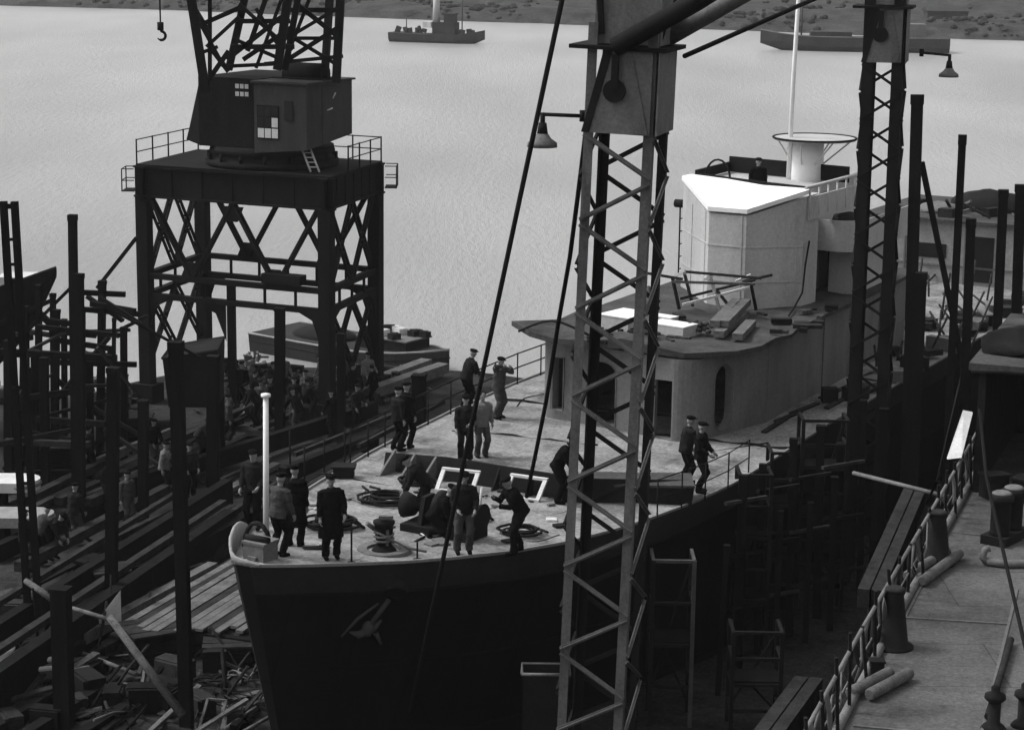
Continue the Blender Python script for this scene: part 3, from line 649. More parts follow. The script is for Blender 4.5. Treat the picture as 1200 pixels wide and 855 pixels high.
# deck clutter along the right side behind the far mast
random.seed(21)
for i in range(34):
    s_ = random.uniform(23, 44); x = random.uniform(3.5, hb(s_)[1] - .3) if s_ > 29 else random.uniform(3.4, 4.5)
    if i > 20: s_ = random.uniform(30, 44); x = random.uniform(-1, hb(s_)[1] - .3)
    mb = MB(); mb.box((0, 0, .12), (random.uniform(.2, .7), random.uniform(.2, 1.2), random.uniform(.15, .5)))
    lone(mb, 'deck_crate', random.choice([M['plankdark'], M['dark'], M['dark'], M['grey']]), 'crate or block among the clutter on the after deck behind the far mast', 'crate', S(x, s_, dz(s_) + .1), 'clutter on the after deck', random.uniform(0, 3))
for i in range(44):
    s_ = random.uniform(27, 45); x = random.uniform(-.5 if s_ > 34 else 3.3, hb(s_)[1] - .2); mb = MB(); a = random.uniform(-.6, .6)
    mb.tube([(0, 0, 0), (random.uniform(-.8, .8), random.uniform(.4, 1.6), random.uniform(.3, 1.4))], .04, 5); lone(mb, 'deck_spar', M['plankdark'], 'thin spar leaning in the clutter on the after deck', 'spar', S(x, s_, dz(s_) + .06), 'spars on the after deck')
for i in range(7):
    mb = MB(); mb.box((0, 0, .03), (.16, random.uniform(.8, 2.2), .05)); s_ = 20 + i * 1.2
    lone(mb, 'deck_board', M['plankdark'], 'loose board lying on the deck along the house side wall', 'board', S(3.45 + .7 * random.random(), s_, dz(s_) + .04), 'boards along the house wall', -SA + random.uniform(-.15, .15))
# tarpaulin covered boats on the aft house
for px, py, w, lb, cat in [(1160, 246, 1.7, 'tarpaulin covered boat on the aft deckhouse roof', 'boat'), (1100, 247, .8, 'low covered skylight on the aft deckhouse roof beside the boat', 'skylight')]:
    p = atz(px, py, 11.02); mb = MB(); mb.ell((0, 0, .05), (w, .9, .75 if w > 1 else .3), 16, 10)
    mb.v = [Vector((v.x, v.y, max(v.z, 0))) for v in mb.v]; mb.v = [v + noise.noise_vector(v * 2.5) * .12 * (v.z > .02) for v in mb.v]; lone(mb, 'covered_boat' if w > 1 else 'skylight', M['dark'] if w > 1 else M['grey'], lb, cat, p, None, -SA)

random.seed(63)
for i in range(16):
    p = S(random.uniform(-2.5, 3.2), random.uniform(45.8, 51), 11.03); mb = MB()
    if i % 2: mb.box((0, 0, .15), (random.uniform(.2, .9), random.uniform(.2, .7), random.uniform(.2, .4)))
    else: mb.bar((0, 0, .06), (random.uniform(-1, 1), random.uniform(.2, 1), random.uniform(.05, .8)), .09)
    lone(mb, 'roof_gear', random.choice([M['dark'], M['plankdark'], M['grey']]), 'piece of loose gear lying on the aft deckhouse roof', 'gear', p, 'gear on the aft deckhouse roof', random.random() * 3)
# ------------------------------------------------------------------ people
def remeshed(mb, vox, smooth_it=1, wob=0):
    me = mb.mesh('tmp'); o = link(bpy.data.objects.new('tmp', me))
    m = o.modifiers.new('r', 'REMESH'); m.mode = 'VOXEL'; m.voxel_size = vox; m.use_smooth_shade = True
    if smooth_it: s_ = o.modifiers.new('s', 'SMOOTH'); s_.iterations = smooth_it; s_.factor = .5
    dg = bpy.context.evaluated_depsgraph_get(); dg.update(); r = bpy.data.meshes.new_from_object(o.evaluated_get(dg))
    bpy.data.objects.remove(o); bpy.data.meshes.remove(me)
    if wob:
        for v in r.vertices:
            q_ = v.co + Vector((npers[0] * 3.1, 0, 0)); v.co += noise.noise_vector(Vector((q_.x * 6, q_.y * 6, q_.z * 8))) * wob + noise.noise_vector(q_ * 19) * wob * .35
    return r
def ik(a, c, l1, l2, pole):
    a, c, pole = Vector(a), Vector(c), Vector(pole); d = c - a; D = min(d.length, (l1 + l2) * .995)
    if d.length > 1e-6: c = a + d.normalized() * D
    k = (l1 * l1 - l2 * l2 + D * D) / (2 * D); h = sqrt(max(0, l1 * l1 - k * k)); dn_ = (c - a).normalized()
    pv = pole - dn_ * pole.dot(dn_)
    pv = pv.normalized() if pv.length > 1e-4 else Vector((0, 1, 0))
    return a + dn_ * k + pv * h, c
npers = [0]
def person(loc, face, label, lean=0., hip=.93, feet=((-.11, 0), (.12, .05)), hands=((-.27, -.03, .78), (.27, -.05, .78)), coat='dark_cloth', legs='black_cloth', hat='cap', long=False, H=1.74, turn=0, group='workers on the ship', sway=0):
    k = H / 1.74; i0 = npers[0]; npers[0] += 1
    t = thing('person', label, 'person', loc, face, group); t.scale = (k, k, k)
    upv = Vector((sway, -sin(lean), cos(lean))).normalized(); P = Vector((0, .12 * sin(lean) if hip > .7 else 0, hip))
    wa = P + upv * .16; ch = P + upv * .34; sh = P + upv * .50; nk = P + upv * .56
    hu = Vector((0, -sin(lean * .6 + .08), cos(lean * .6 + .08))); hd = nk + hu * .15
    shl = [sh + Vector((sx * .185, 0, -.01)) for sx in (-1, 1)]; hp = [P + Vector((sx * .095, 0, -.03)) for sx in (-1, 1)]
    fwd = Vector((0, -1, 0))
    arms = []; lg = []
    for i in (0, 1):
        sx = -1 if i == 0 else 1
        h = Vector(hands[i]); el, wr = ik(shl[i], h, .29, .26, Vector((sx * .5, .8, -.4))); arms.append((shl[i], el, wr))
        f = Vector((feet[i][0], feet[i][1], .09)); kn, an_ = ik(hp[i], f, .44, .43, Vector((sx * .12, -1, 0))); lg.append((hp[i], kn, an_))
    # body: one continuous surface, fingers rooted in the palm
    b_ = MB()
    b_.tube([P - upv * .05, wa, ch, sh, nk, nk + hu * .06], [.13, .12, .14, .12, .06, .055], 12, upv=(0, 1, 0), sx=1, sy=1)
    R = Matrix.Rotation(turn, 3, 'Z') @ Matrix.Rotation(lean * .6 + .08, 3, 'X')
    b_.ell(hd + hu * .02, (.078, .098, .115), 14, 10, R); b_.ell(hd + R @ Vector((0, -.03, -.06)), (.056, .062, .055), 10, 8, R)
    b_.ell(hd + R @ Vector((0, -.105, -.012)), (.014, .02, .026), 8, 6, R)
    b_.ell(hd + R @ Vector((0, -.09, -.06)), (.024, .012, .008), 8, 6, R)
    for sx in (-1, 1):
        b_.ell(hd + R @ Vector((sx * .08, .005, -.005)), (.013, .022, .032), 8, 6, R); b_.ell(hd + R @ Vector((sx * .03, -.09, .028)), (.022, .012, .008), 8, 6, R)
    for a, e, w in arms: b_.tube([a, e, w], [.05, .042, .03], 8)
    for a, kn, f in lg: b_.tube([a, kn, f], [.085, .06, .042], 8); b_.tube([f + Vector((0, .04, -.03)), f + Vector((0, -.14, -.045))], .04, 8)
    fing = MB()
    for i, (a, e, w) in enumerate(arms):
        d = (w - e).normalized(); sx = -1 if i == 0 else 1; side = d.cross(Vector((sx, 0, 0)));
        if side.length < .1: side = d.cross(Vector((0, 0, 1)))
        side.normalize(); palm = w + d * .05; b_.tube([w, palm, w + d * .095], [.028, .038, .034], 8, upv=side)
        inn = side.cross(d).normalized(); inn = inn if inn.dot(Vector((-sx, 0, 0))) > 0 else -inn
        for j in range(4):
            o_ = side * (.026 * (j - 1.5) / 1.5); l_ = (.07, .08, .075, .058)[j]; q = w + d * .088 + o_
            fing.tube([q, q + d * l_ * .5 + inn * .006, q + d * l_ * .8 + inn * .03, q + d * l_ * .85 + inn * .05], [.0095, .009, .008, .006], 6)
        q = w + d * .03 - side * .03; fing.tube([q, q + d * .035 - side * .03 + inn * .01, q + d * .065 - side * .03 + inn * .03], [.012, .01, .007], 6)
    me = remeshed(b_, .0135, 1); bm = bmesh.new(); bm.from_mesh(me); fm = fing.mesh('f'); bm.from_mesh(fm); bm.to_mesh(me); bm.free()
    for pl in me.polygons: pl.use_smooth = True
    me.materials.clear(); me.materials.append(M['skin'])
    o = link(bpy.data.objects.new('body', me)); o.parent = t
    # trousers
    c_ = MB(); c_.tube([P - upv * .1, P + upv * .12], [.155, .15], 12, upv=(0, 1, 0))
    for a, kn, f in lg: c_.tube([a + Vector((0, 0, .03)), a.lerp(kn, .5), kn, f + Vector((0, 0, .08)), f - Vector((0, 0, .025))], [.115, .098, .086, .082, .085], 10)
    me = remeshed(c_, .017, 1, .018); me.materials.clear(); me.materials.append(M[legs]); o = link(bpy.data.objects.new('trousers', me)); o.parent = t
    # jacket
    c_ = MB(); hem = P - upv * (.28 if long else .08)
    if long: hem = P + Vector((0, 0, -.46)) * 1.0
    c_.tube([hem, P, wa, ch, sh, sh + upv * .05], [.25 if long else .19, .2 if long else .185, .175, .185, .16, .09], 14, upv=(0, 1, 0), sx=1.12, sy=.92)
    for sx in (-1, 1): c_.ell(sh + Vector((sx * .15, 0, -.02)), (.085, .09, .07), 8, 6)
    for a, e, w in arms: c_.tube([a, a.lerp(e, .5), e, w.lerp(e, .08)], [.086, .08, .07, .056], 9)
    c_.tube([nk - hu * .05, nk + hu * .02], [.085, .075], 10)
    me = remeshed(c_, .017, 1, .02); me.materials.clear(); me.materials.append(M[coat]); o = link(bpy.data.objects.new('jacket', me)); o.parent = t
    # shoes
    for i, (a, kn, f) in enumerate(lg):
        c_ = MB(); c_.tube([f + Vector((0, .06, -.04)), f + Vector((0, -.06, -.042)), f + Vector((0, -.17, -.055)), f + Vector((0, -.2, -.06))], [.046, .05, .042, .02], 9, upv=(1, 0, 0)); c_.build('shoe', M['black_cloth'], t)
    # headgear or hair
    c_ = MB()
    if hat == 'cap':
        c_.ell(hd + R @ Vector((0, .0, .095)), (.11, .125, .045), 14, 7, R); c_.ell(hd + R @ Vector((0, .01, .07)), (.092, .108, .05), 14, 7, R); c_.ell(hd + R @ Vector((0, -.12, .075)), (.065, .055, .012), 12, 5, R); nm = 'flat_cap'
    elif hat == 'bowler':
        c_.ell(hd + R @ Vector((0, .0, .08)), (.095, .11, .1), 14, 8, R); c_.ell(hd + R @ Vector((0, 0, .07)), (.14, .16, .015), 16, 5, R); nm = 'brimmed_hat'
    else:
        c_.ell(hd + R @ Vector((0, .018, .045)), (.09, .1, .1), 14, 8, R); nm = 'hair'
    c_.build(nm, M['black_cloth'] if hat != 'hair' else M['dark_cloth'], t)
    return t
fl = pi
def pd(px, py): return on_deck(px, py) + Vector((0, 0, .045))
person(pd(298, 622), -.3, 'man in dark clothes standing left of the white jackstaff at the bow', hands=((-.2, -.25, .95), (.2, -.22, 1.0)), coat='dark_cloth', hat='cap')
person(pd(327, 655), 2.5, 'man in a worn grey jacket right beside the white jackstaff', coat='mid_cloth', lean=.12, hands=((-.24, -.2, .85), (.22, -.25, .9)))
person(pd(346, 643), 2.9, 'man in a black coat behind the grey jacketed man at the bow', coat='black_cloth', long=True)
person(pd(388, 657), .25, 'stout man in a long black coat alone on the foredeck', coat='black_cloth', long=True, hands=((-.24, -.12, .85), (.25, -.18, .95)), H=1.76)
person(pd(543, 650), .15, 'tall man in grey dungarees facing front before the white frame', coat='dark_cloth', legs='mid_cloth', lean=.1, hands=((-.16, -.28, 1.0), (.2, -.26, .98)), feet=((-.13, 0), (.12, -.02)), H=1.76)
person(pd(607, 650), -1.2, 'bending man in black reaching up to the hanging cable at the deck edge', coat='black_cloth', lean=.5, feet=((-.12, .1), (.14, -.15)), hands=((-.05, -.55, 1.25), (.1, -.5, 1.1)), hat='cap')
person(pd(508, 632), 1.5, 'crouching man in dark clothes working at the windlass', coat='black_cloth', hip=.48, lean=.6, feet=((-.15, .05), (.15, -.12)), hands=((-.15, -.45, .4), (.15, -.5, .45)))
person(pd(497, 615), -1.4, 'man stooping behind the windlass', coat='dark_cloth', lean=.8, hands=((-.12, -.5, .6), (.15, -.52, .65)))
person(pd(655, 592), 1.2, 'man in black stooping just left of the lattice mast', coat='black_cloth', lean=.55, hands=((-.12, -.45, .75), (.15, -.4, .7)))
person(pd(545, 543), .1, 'man in a dark jacket beside the pale shirted man aft of the breakwater', coat='dark_cloth', lean=.1, hands=((-.24, -.2, .9), (.1, -.25, 1.05)))
person(pd(564, 538), .35, 'man in a pale shirt seen from behind aft of the breakwater', coat='pale_cloth', legs='mid_cloth', hat='hair', lean=.08, hands=((-.25, -.05, .8), (.33, .05, .75)))
person(pd(584, 492), .9, 'man in overalls reaching up to grip the long hoisting cable', coat='mid_cloth', legs='mid_cloth', lean=.1, hands=((-.15, -.25, 1.55), (.05, -.38, 1.5)))
person(pd(547, 481), 2.1, 'man leaning over the left deck rail', coat='dark_cloth', lean=.35, hands=((-.15, -.42, .95), (.2, -.45, .95)))
person(pd(803, 571), 1.9, 'dark coated man leaning towards his companion at the right deck edge', coat='dark_cloth', lean=.15, hands=((-.2, -.3, .9), (.2, -.25, .9)))
person(pd(820, 579), 1.2, 'man in black at the right deck rail with hands together', coat='black_cloth', hands=((-.15, -.25, 1.0), (.15, -.28, 1.0)), hat='cap')
person(pd(476, 527), 2.6, 'man in black by the triangular brackets on the left, nearer the camera', coat='black_cloth')
person(pd(466, 530), 2.2, 'man in dark clothes by the triangular brackets, leftmost on the ship amidships', coat='dark_cloth', H=1.68)
pt = atz(889, 186, 15.0); person(Vector((pt.x, pt.y, 13.26)), .2, 'man in a cap looking out from the top of the bridge', coat='black_cloth', hat='cap')
# ------------------------------------------------------------------ lattice masts
def lattice_mast(name, label, foot, head_z, side, yaw, lean, pitch, bw_=.088, lw_=.17):
    t = thing(name, label, 'mast crane', foot, 0); t.rotation_euler = (0, lean, yaw)
    h = side / 2; H = head_z - foot.z; cs = [(-h, -h), (h, -h), (h, h), (-h, h)]
    for i, (x, y) in enumerate(cs):
        mb = MB(); mb.ang((x, y, 0), (x, y, H + 1.9), lw_, .025, (-copysign(1, x), 0, 0), (0, -copysign(1, y), 0)); mb.build('leg', M['tower'] if i in (0, 1) else M['towerdark'], t)  # rear pair darker: shade on the mast's far side put into the colour
        mb = MB(); mb.box((x, y, .06), (.45, .45, .12)); mb.build('base_plate', M['dark'], t)
    n = int(H / pitch)
    for fi in range(4):
        a, b_ = Vector((*cs[fi], 0)), Vector((*cs[(fi + 1) % 4], 0)); out = Vector(((cs[fi][0] + cs[(fi + 1) % 4][0]) / 2, (cs[fi][1] + cs[(fi + 1) % 4][1]) / 2, 0)).normalized() * .012
        for k in range(n):
            z0 = H - (k + 1) * pitch; z1 = H - k * pitch
            p, q = (a, b_) if k % 2 == 0 else (b_, a)
            mb = MB(); mb.bar(p + out + Vector((0, 0, z1 - .04)), q + out + Vector((0, 0, z0 + .04)), bw_, .02, upv=out); mb.bar(p + out * 3 + Vector((0, 0, z1 - .04)), q + out * 3 + Vector((0, 0, z0 + .04)), .02, .05, upv=out)
            mb.build('brace', M['tower'] if fi in (0, 1) else M['towerdark'], t)  # back and left braces darkened the same way, shade as colour
    return t, H
def mast_head(t, H, side, hh):
    h = side / 2 + .05
    fr = [Vector((-h, -h, H)), Vector((h, -h, H)), Vector((h, h, H)), Vector((-h, h, H))]; T = Vector((0, 0, hh))
    # front plate leaves an open corner on the left
    mb = MB(); f0 = fr[0]
    mb.slab([f0 + Vector((.02, -.02, 0)), f0 + Vector((side, -.02, 0)), f0 + Vector((side, -.02, hh)), f0 + Vector((side * .4, -.02, hh)), f0 + Vector((side * .26, -.02, hh * .55)), f0 + Vector((.1, -.02, hh * .1))], (0, .025, 0)); mb.build('front_plate', M['grey'], t)
    mb = MB(); mb.slab([fr[1] + Vector((.0, 0, 0)), fr[2], fr[2] + T, fr[1] + T], (.025, 0, 0)); mb.build('side_plate', M['grey'], t)
    mb = MB(); a = f0 + Vector((side * .42, -.03, hh)); mb.slab([a, a + Vector((.34, 0, 0)), f0 + Vector((side * .98, -.03, .02)), f0 + Vector((side * .78, -.03, .02)), f0 + Vector((side * .66, -.03, hh * .5))], (0, -.012, 0)); mb.build('gusset', M['tower'], t)
    mb = MB(); mb.box((-.05, .02, H + hh + .04), (side + .5, side + .34, .07)); mb.build('cap_plate', M['towerdark'], t)
    mb = MB(); mb.box((.05, 0, H + hh + .5), (side * .95, side * .8, .8)); mb.build('pivot_housing', M['grey'], t)
    mb = MB(); mb.tube([(-.08, -h - .09, H + hh * .52), (-.08, -h - .01, H + hh * .52)], .2, 16); mb.box((-.08, -h - .07, H + hh * .75), (.12, .08, .6)); mb.build('sheave', M['dark'], t)
    mb = MB(); mb.slab([f0 + Vector((.02, -.04, 0)), f0 + Vector((.16, -.04, 0)), f0 + Vector((.52, -.04, hh)), f0 + Vector((.36, -.04, hh)), f0 + Vector((.2, -.04, hh * .5))], (0, .02, 0)); mb.build('stay_plate', M['dark'], t)
YC = 38.0; pa = atY(735, 152, YC); pb = atY(700, 852, YC); lx = (pa.x - pb.x) / (pa.z - pb.z)
foot = Vector((pa.x - (pa.z - GZ) * lx, YC, GZ)); LX1 = lx
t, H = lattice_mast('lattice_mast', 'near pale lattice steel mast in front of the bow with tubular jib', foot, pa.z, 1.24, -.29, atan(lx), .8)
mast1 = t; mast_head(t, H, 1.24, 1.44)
mb = MB(); mb.tube([(-.1, -.75, H + 1.5), (1.3, -.85, H + 2.35), (4, -1.0, H + 4.2)], .17, 14); mb.build('jib_tube', M['towerdark'], t)
mb = MB(); mb.tube([(.5, .4, H + 1.6), (2.0, .5, H + 2.55), (4.5, .5, H + 4.3)], .16, 14); mb.build('jib_tube', M['tower'], t)
mb = MB(); mb.bar((-.28, -.4, H + 1.5), (-.22, -.4, H + 4.0), .16, .12); mb.bar((-.4, -.5, H + 1.7), (-.65, -.5, H + 4), .1); mb.bar((.1, -.5, H + 1.6), (1.0, -.4, H + 2.9), .05); mb.bar((.6, -.3, H + 1.6), (.85, -.2, H + 2.5), .05); mb.build('king_post', M['towerdark'], t)
YR = 58.0; pa = atY(1036, 72, YR); pb = atY(1014, 560, YR); lx = (pa.x - pb.x) / (pa.z - pb.z)
foot = Vector((pa.x - (pa.z - GZ) * lx, YR, GZ))
t, H = lattice_mast('lattice_mast', 'far dark lattice steel mast beside the right hull side amidships', foot, pa.z, 1.08, -.24, atan(lx), .785, .075, .3)
for o in t.children:
    if o.name.startswith(('leg', 'brace')): o.data.materials[0] = M['towerdark']
mast2 = t; mast_head(t, H, 1.08, 1.42); bpy.context.view_layer.update()
# lamps on the masts
def yard_lamp(px0, py0, px1, py1, Y, label):
    a = atY(px0, py0, Y); b_ = atY(px1, py1, Y); t = thing('yard_lamp', label, 'lamp', b_, 0, 'lamps on the lattice masts')
    mb = MB(); mb.tube([a - b_, Vector((0, 0, 0))], .035, 7); mb.tube([a - b_ + Vector((0, 0, -.1)), a - b_ + Vector((0, 0, .1))], .06, 7); mb.build('arm', M['dark'], t)
    mb = MB(); mb.tube([(0, 0, .03), (0, 0, -.28)], .045, 8); mb.tube([(0, 0, -.15), (0, 0, -.36)], [.07, .1], 10); mb.build('stem', M['dark'], t)
    mb = MB(); mb.lathe((0, 0, -.58), [(.26, .02), (.27, 0), (.26, .08), (.16, .15), (.1, .24)], 18); mb.build('shade', M['grey'], t)
yard_lamp(683, 136, 636, 134, 38, 'hanging enamel lamp on a bracket left of the near mast')
yard_lamp(1080, 62, 1113, 65, 58, 'hanging enamel lamp on a bracket right of the far mast')
# wires and cables
def cable(P, r, label, name='cable', m='wire', group='hoisting cables and stays'):
    rope([Vector(p) for p in P], r, M[m], name, label, 'cable', group, 6)
a, b_ = atY(663, -20, 36), atY(513, 684, 40); d = (b_ - a).normalized(); cable([a - d * 4, b_, b_ + (b_ - a).normalized() * 3.3], .05, 'long straight cable slanting down across the bow from the top edge')
pts = [(687, 150, 38), (681, 200, 38.6), (668, 300, 41), (654, 380, 42), (640, 470, 43), (628, 530, 43.8), (617, 582, 44.5)]
cable([atY(*p) for p in pts], .045, 'slack cable hanging from the near mast to the bending man')
cable([atY(802, 66, 38), atY(945, 3, 42), atY(1080, -55, 46)], .045, 'stay wire rising right from the head of the near mast')
cable([atY(1148, 480, 36), atY(1156, 560, 34), atY(1200, 752, 30), atY(1212, 800, 29)], .03, 'thin cable slanting down across the right hand deck')
cable([atz(1163, 348, 11), atz(1130, 425, 11), atz(1098, 565, 11), atz(1085, 590, 9)], .03, 'rope strung along the right side posts')
# ------------------------------------------------------------------ portal crane on the left
def V3(x, y, z): return Vector((x, y, z))
FR, FL, BR = V3(-6.75, 76.2, 0), V3(-13.85, 79.3, 0), V3(-5.3, 81.2, 0); BL = FL + BR - FR
cc = (FR + BL) / 2; pc = thing('portal_crane', 'dark portal crane on lattice legs with lit cab window by the river', 'crane', V3(cc.x, cc.y, GZ)); pco = V3(cc.x, cc.y, GZ)
def pb_(mb, name, m='crane', parent=None): return mb.build(name, M[m], parent or pc, pco if True else 0)
ZB, ZT, ZM = 11.85, 12.95, 8.85
for c_ in (FR, FL, BR, BL):
    mb = MB(); mb.box(c_ + V3(0, 0, (GZ + ZB) / 2), (.48, .44, ZB - GZ), Matrix.Rotation(-.4, 3, 'Z')); mb.box(c_ + V3(0, 0, GZ + .35), (.9, .8, .7), Matrix.Rotation(-.4, 3, 'Z')); pb_(mb, 'leg')
def lerp(a, b_, t_): return a + (b_ - a) * t_
# platform girders
for a, b_ in ((FL, FR), (BL, BR), (FL, BL), (FR, BR)):
    e = (b_ - a).normalized() * .33; mb = MB(); mb.bar(a - e + V3(0, 0, (ZB + ZT) / 2), b_ + e + V3(0, 0, (ZB + ZT) / 2), .12, ZT - ZB)
    for z in (ZB, ZT): mb.bar(a - e + V3(0, 0, z), b_ + e + V3(0, 0, z), .34, .07)
    for i in range(7): q = lerp(a, b_, i / 6); mb.bar(q + V3(0, 0, ZB), q + V3(0, 0, ZT), .22, .05, upv=(b_ - a))
    pb_(mb, 'girder')
mb = MB(); e = 1.06; mb.slab([cc + (p - cc) * e + V3(0, 0, ZT + .04) for p in (FL, FR, BR, BL)], (0, 0, .06)); pb_(mb, 'platform')
# mid beams with knees
for a, b_ in ((FL, FR), (BL, BR), (FL, BL), (FR, BR)):
    mb = MB(); L_ = (b_ - a).length
    for z in (ZM, ZM - .75): mb.bar(a + V3(0, 0, z), b_ + V3(0, 0, z), .26, .2)
    nk_ = 6 if L_ > 6 else 4
    for i in range(1, nk_): q = lerp(a, b_, i / nk_); mb.bar(q + V3(0, 0, ZM), q + V3(0, 0, ZM - .75), .14, .1)
    d = (b_ - a).normalized()
    for q, s_ in ((a, 1), (b_, -1)):
        mb.slab([q + d * s_ * .2 + V3(0, 0, ZM - .8), q + d * s_ * 1.2 + V3(0, 0, ZM - .8), q + d * s_ * .55 + V3(0, 0, ZM - 1.1), q + d * s_ * .25 + V3(0, 0, ZM - 1.9)], d.cross(V3(0, 0, 1)) * .12)
    pb_(mb, 'mid_beam')
mb = MB(); q = lerp(FL, FR, .48); mb.bar(q + V3(0, .1, ZM), q + V3(0, .1, GZ), .34, .3); mb.slab([q + V3(-.2, 0, ZM - .8), q + V3(-1.4, .5, ZM - .8), q + V3(-.6, .2, ZM - 1.2), q + V3(-.2, 0, ZM - 2.2)], V3(0, .12, 0)); pb_(mb, 'middle_post')
mb = MB(); q = lerp(FL, FR, .8); mb.box(q + V3(-.2, 0, ZM + .35), (1.6, .5, .35), Matrix.Rotation(-.4, 3, 'Z')); pb_(mb, 'gear_box')
# diagonal bracing, front and back W, sides double lattice
for a, b_ in ((FL, FR), (BL, BR)):
    P = [(0.04, ZB), (.27, ZM), (.5, ZB), (.73, ZM), (.96, ZB)]
    for (t0, z0), (t1, z1) in zip(P, P[1:]):
        p, q = lerp(a, b_, t0) + V3(0, 0, z0), lerp(a, b_, t1) + V3(0, 0, z1); mb = MB()
        off = (b_ - a).cross(V3(0, 0, 1)).normalized() * .1
        mb.bar(p + off, q + off, .07, .12); mb.bar(p - off, q - off, .07, .12)
        for k in range(1, 6): mb.bar(lerp(p, q, k / 6) + off, lerp(p, q, k / 6) - off, .04)
        pb_(mb, 'diagonal')
    for t0 in (.27, .73, .5):
        q = lerp(a, b_, t0); z = ZB - .15 if t0 == .5 else ZM + .1; mb = MB(); d = (b_ - a).normalized(); s_ = 1 if t0 != .5 else -1
        mb.slab([q - d * .45 + V3(0, 0, z), q + d * .45 + V3(0, 0, z), q + d * .2 + V3(0, 0, z + s_ * .55), q - d * .2 + V3(0, 0, z + s_ * .55)], d.cross(V3(0, 0, 1)) * .1); pb_(mb, 'gusset')
for a, b_ in ((FL, BL), (FR, BR)):
    for z0, z1 in ((ZB, ZM), (ZM - .75, 5.6)):
        for (t0, t1) in ((.06, .5), (.94, .5), (.5, .06), (.5, .94)):
            p, q = lerp(a, b_, t0) + V3(0, 0, z0), lerp(a, b_, t1) + V3(0, 0, z1); mb = MB(); d = (b_ - a).normalized() * .16
            mb.bar(p + d, q + d, .09); mb.bar(p - d, q - d, .09)
            for k in range(1, 5): mb.bar(lerp(p, q, k / 5) + d, lerp(p, q, k / 5) - d, .05, .09)
            pb_(mb, 'lattice_brace')
# railings around the platform
def crane_rail(pts, n_):
    mb = MB()
    for a, b_ in zip(pts, pts[1:]):
        for z in (.45, .9): mb.tube([a + V3(0, 0, z), b_ + V3(0, 0, z)], .022, 5)
    r_ = pb_(mb, 'platform_railing'); 
    for a, b_ in zip(pts, pts[1:]):
        k = max(1, int((b_ - a).length / 1.1))
        for i in range(k + 1): q = lerp(a, b_, i / k); m2 = MB(); m2.tube([q, q + V3(0, 0, .93)], .032, 5); o = m2.build('stanchion', M['crane'], r_, pco)
    return r_
PL = [cc + (p - cc) * 1.05 + V3(0, 0, ZT + .1) for p in (FL, FR, BR, BL)]
crane_rail([PL[0], PL[3], lerp(PL[3], PL[2], .3)], 4); crane_rail([lerp(PL[1], PL[2], .35), PL[2], lerp(PL[2], PL[3], .3)], 4)
for p, s_ in ((FL, -1), (BR, 1)):
    mb = MB(); q = p + V3(s_ * .35, 0, ZT - .95)
    mb.slab([q, q + V3(s_ * .45, 0, 0), q + V3(s_ * .45, .9, 0), q + V3(0, .9, 0)], (0, 0, .04))
    for dx, dy in ((.45, 0), (.45, .9)): mb.tube([q + V3(s_ * dx, dy, 0), q + V3(s_ * dx, dy, .85)], .025, 5)
    for z in (.42, .85): mb.tube([q + V3(0, 0, z), q + V3(s_ * .45, 0, z), q + V3(s_ * .45, .9, z), q + V3(0, .9, z)], .02, 5)
    pb_(mb, 'side_step')
# slewing ring, machinery house and cab
sc_ = cc + V3(.5, -.4, 0)
mb = MB(); mb.lathe(sc_, [(2.45, ZT + .1), (2.5, ZT + .3), (2.3, ZT + .34), (2.2, ZT + .55), (2.35, ZT + .62), (2.3, ZT + .85)], 36)
for k in range(16): a = k * pi / 8; mb.tube([sc_ + V3(2.38 * cos(a), 2.38 * sin(a), ZT + .34), sc_ + V3(2.38 * cos(a), 2.38 * sin(a), ZT + .6)], .07, 6)
pb_(mb, 'slewing_ring')
yw = Matrix.Rotation(-.42, 3, 'Z')
def cl(x, y, z): return sc_ + yw @ V3(x, y, 0) + V3(0, 0, z)
mb = MB(); mb.slab([cl(x, y, ZT + .85) for x, y in [(-2.0, -1.9), (.55, -1.9), (.55, 2.2), (-2.0, 2.2)]], (0, 0, 2.55)); mb.slab([cl(-2.02, -1.8, ZT + 3.2), cl(-2.02, -1.8, ZT + .85), cl(-2.75, -1.6, ZT + 1.0), cl(-2.6, -1.6, ZT + 1.5)], yw @ V3(0, 3.2, 0)); mh = pb_(mb, 'machinery_house')
mb = MB(); vs = []
bx = [(.58, -2.25), (2.75, -2.25), (2.9, .9), (.58, .9)]
mb.add([cl(x, y, ZT + (.75 if x < 1 else .95) + (.35 if y > 0 else 0)) for x, y in bx] + [cl(x, y, ZT + 3.3) for x, y in bx], [(3, 2, 1, 0), (4, 5, 6, 7), (0, 1, 5, 4), (1, 2, 6, 5), (2, 3, 7, 6), (3, 0, 4, 7)])
cab = pb_(mb, 'cab', 'cab')
mb = MB(); mb.slab([cl(x, y, ZT + 3.3) for x, y in [(.5, -2.35), (2.85, -2.35), (3.0, 1), (.5, 1)]], (0, 0, .07)); pb_(mb, 'cab_roof', 'cab', cab)
def pane(x0, x1, z0, z1, m): m_ = MB(); m_.slab([cl(x0, -2.27, z0), cl(x1, -2.27, z0), cl(x1, -2.27, z1), cl(x0, -2.27, z1)], yw @ V3(0, -.02, 0)); return m_
wf = pb_(pane(.72, 1.62, ZT + 1.28, ZT + 2.5, 0), 'cab_window', 'dark', cab)
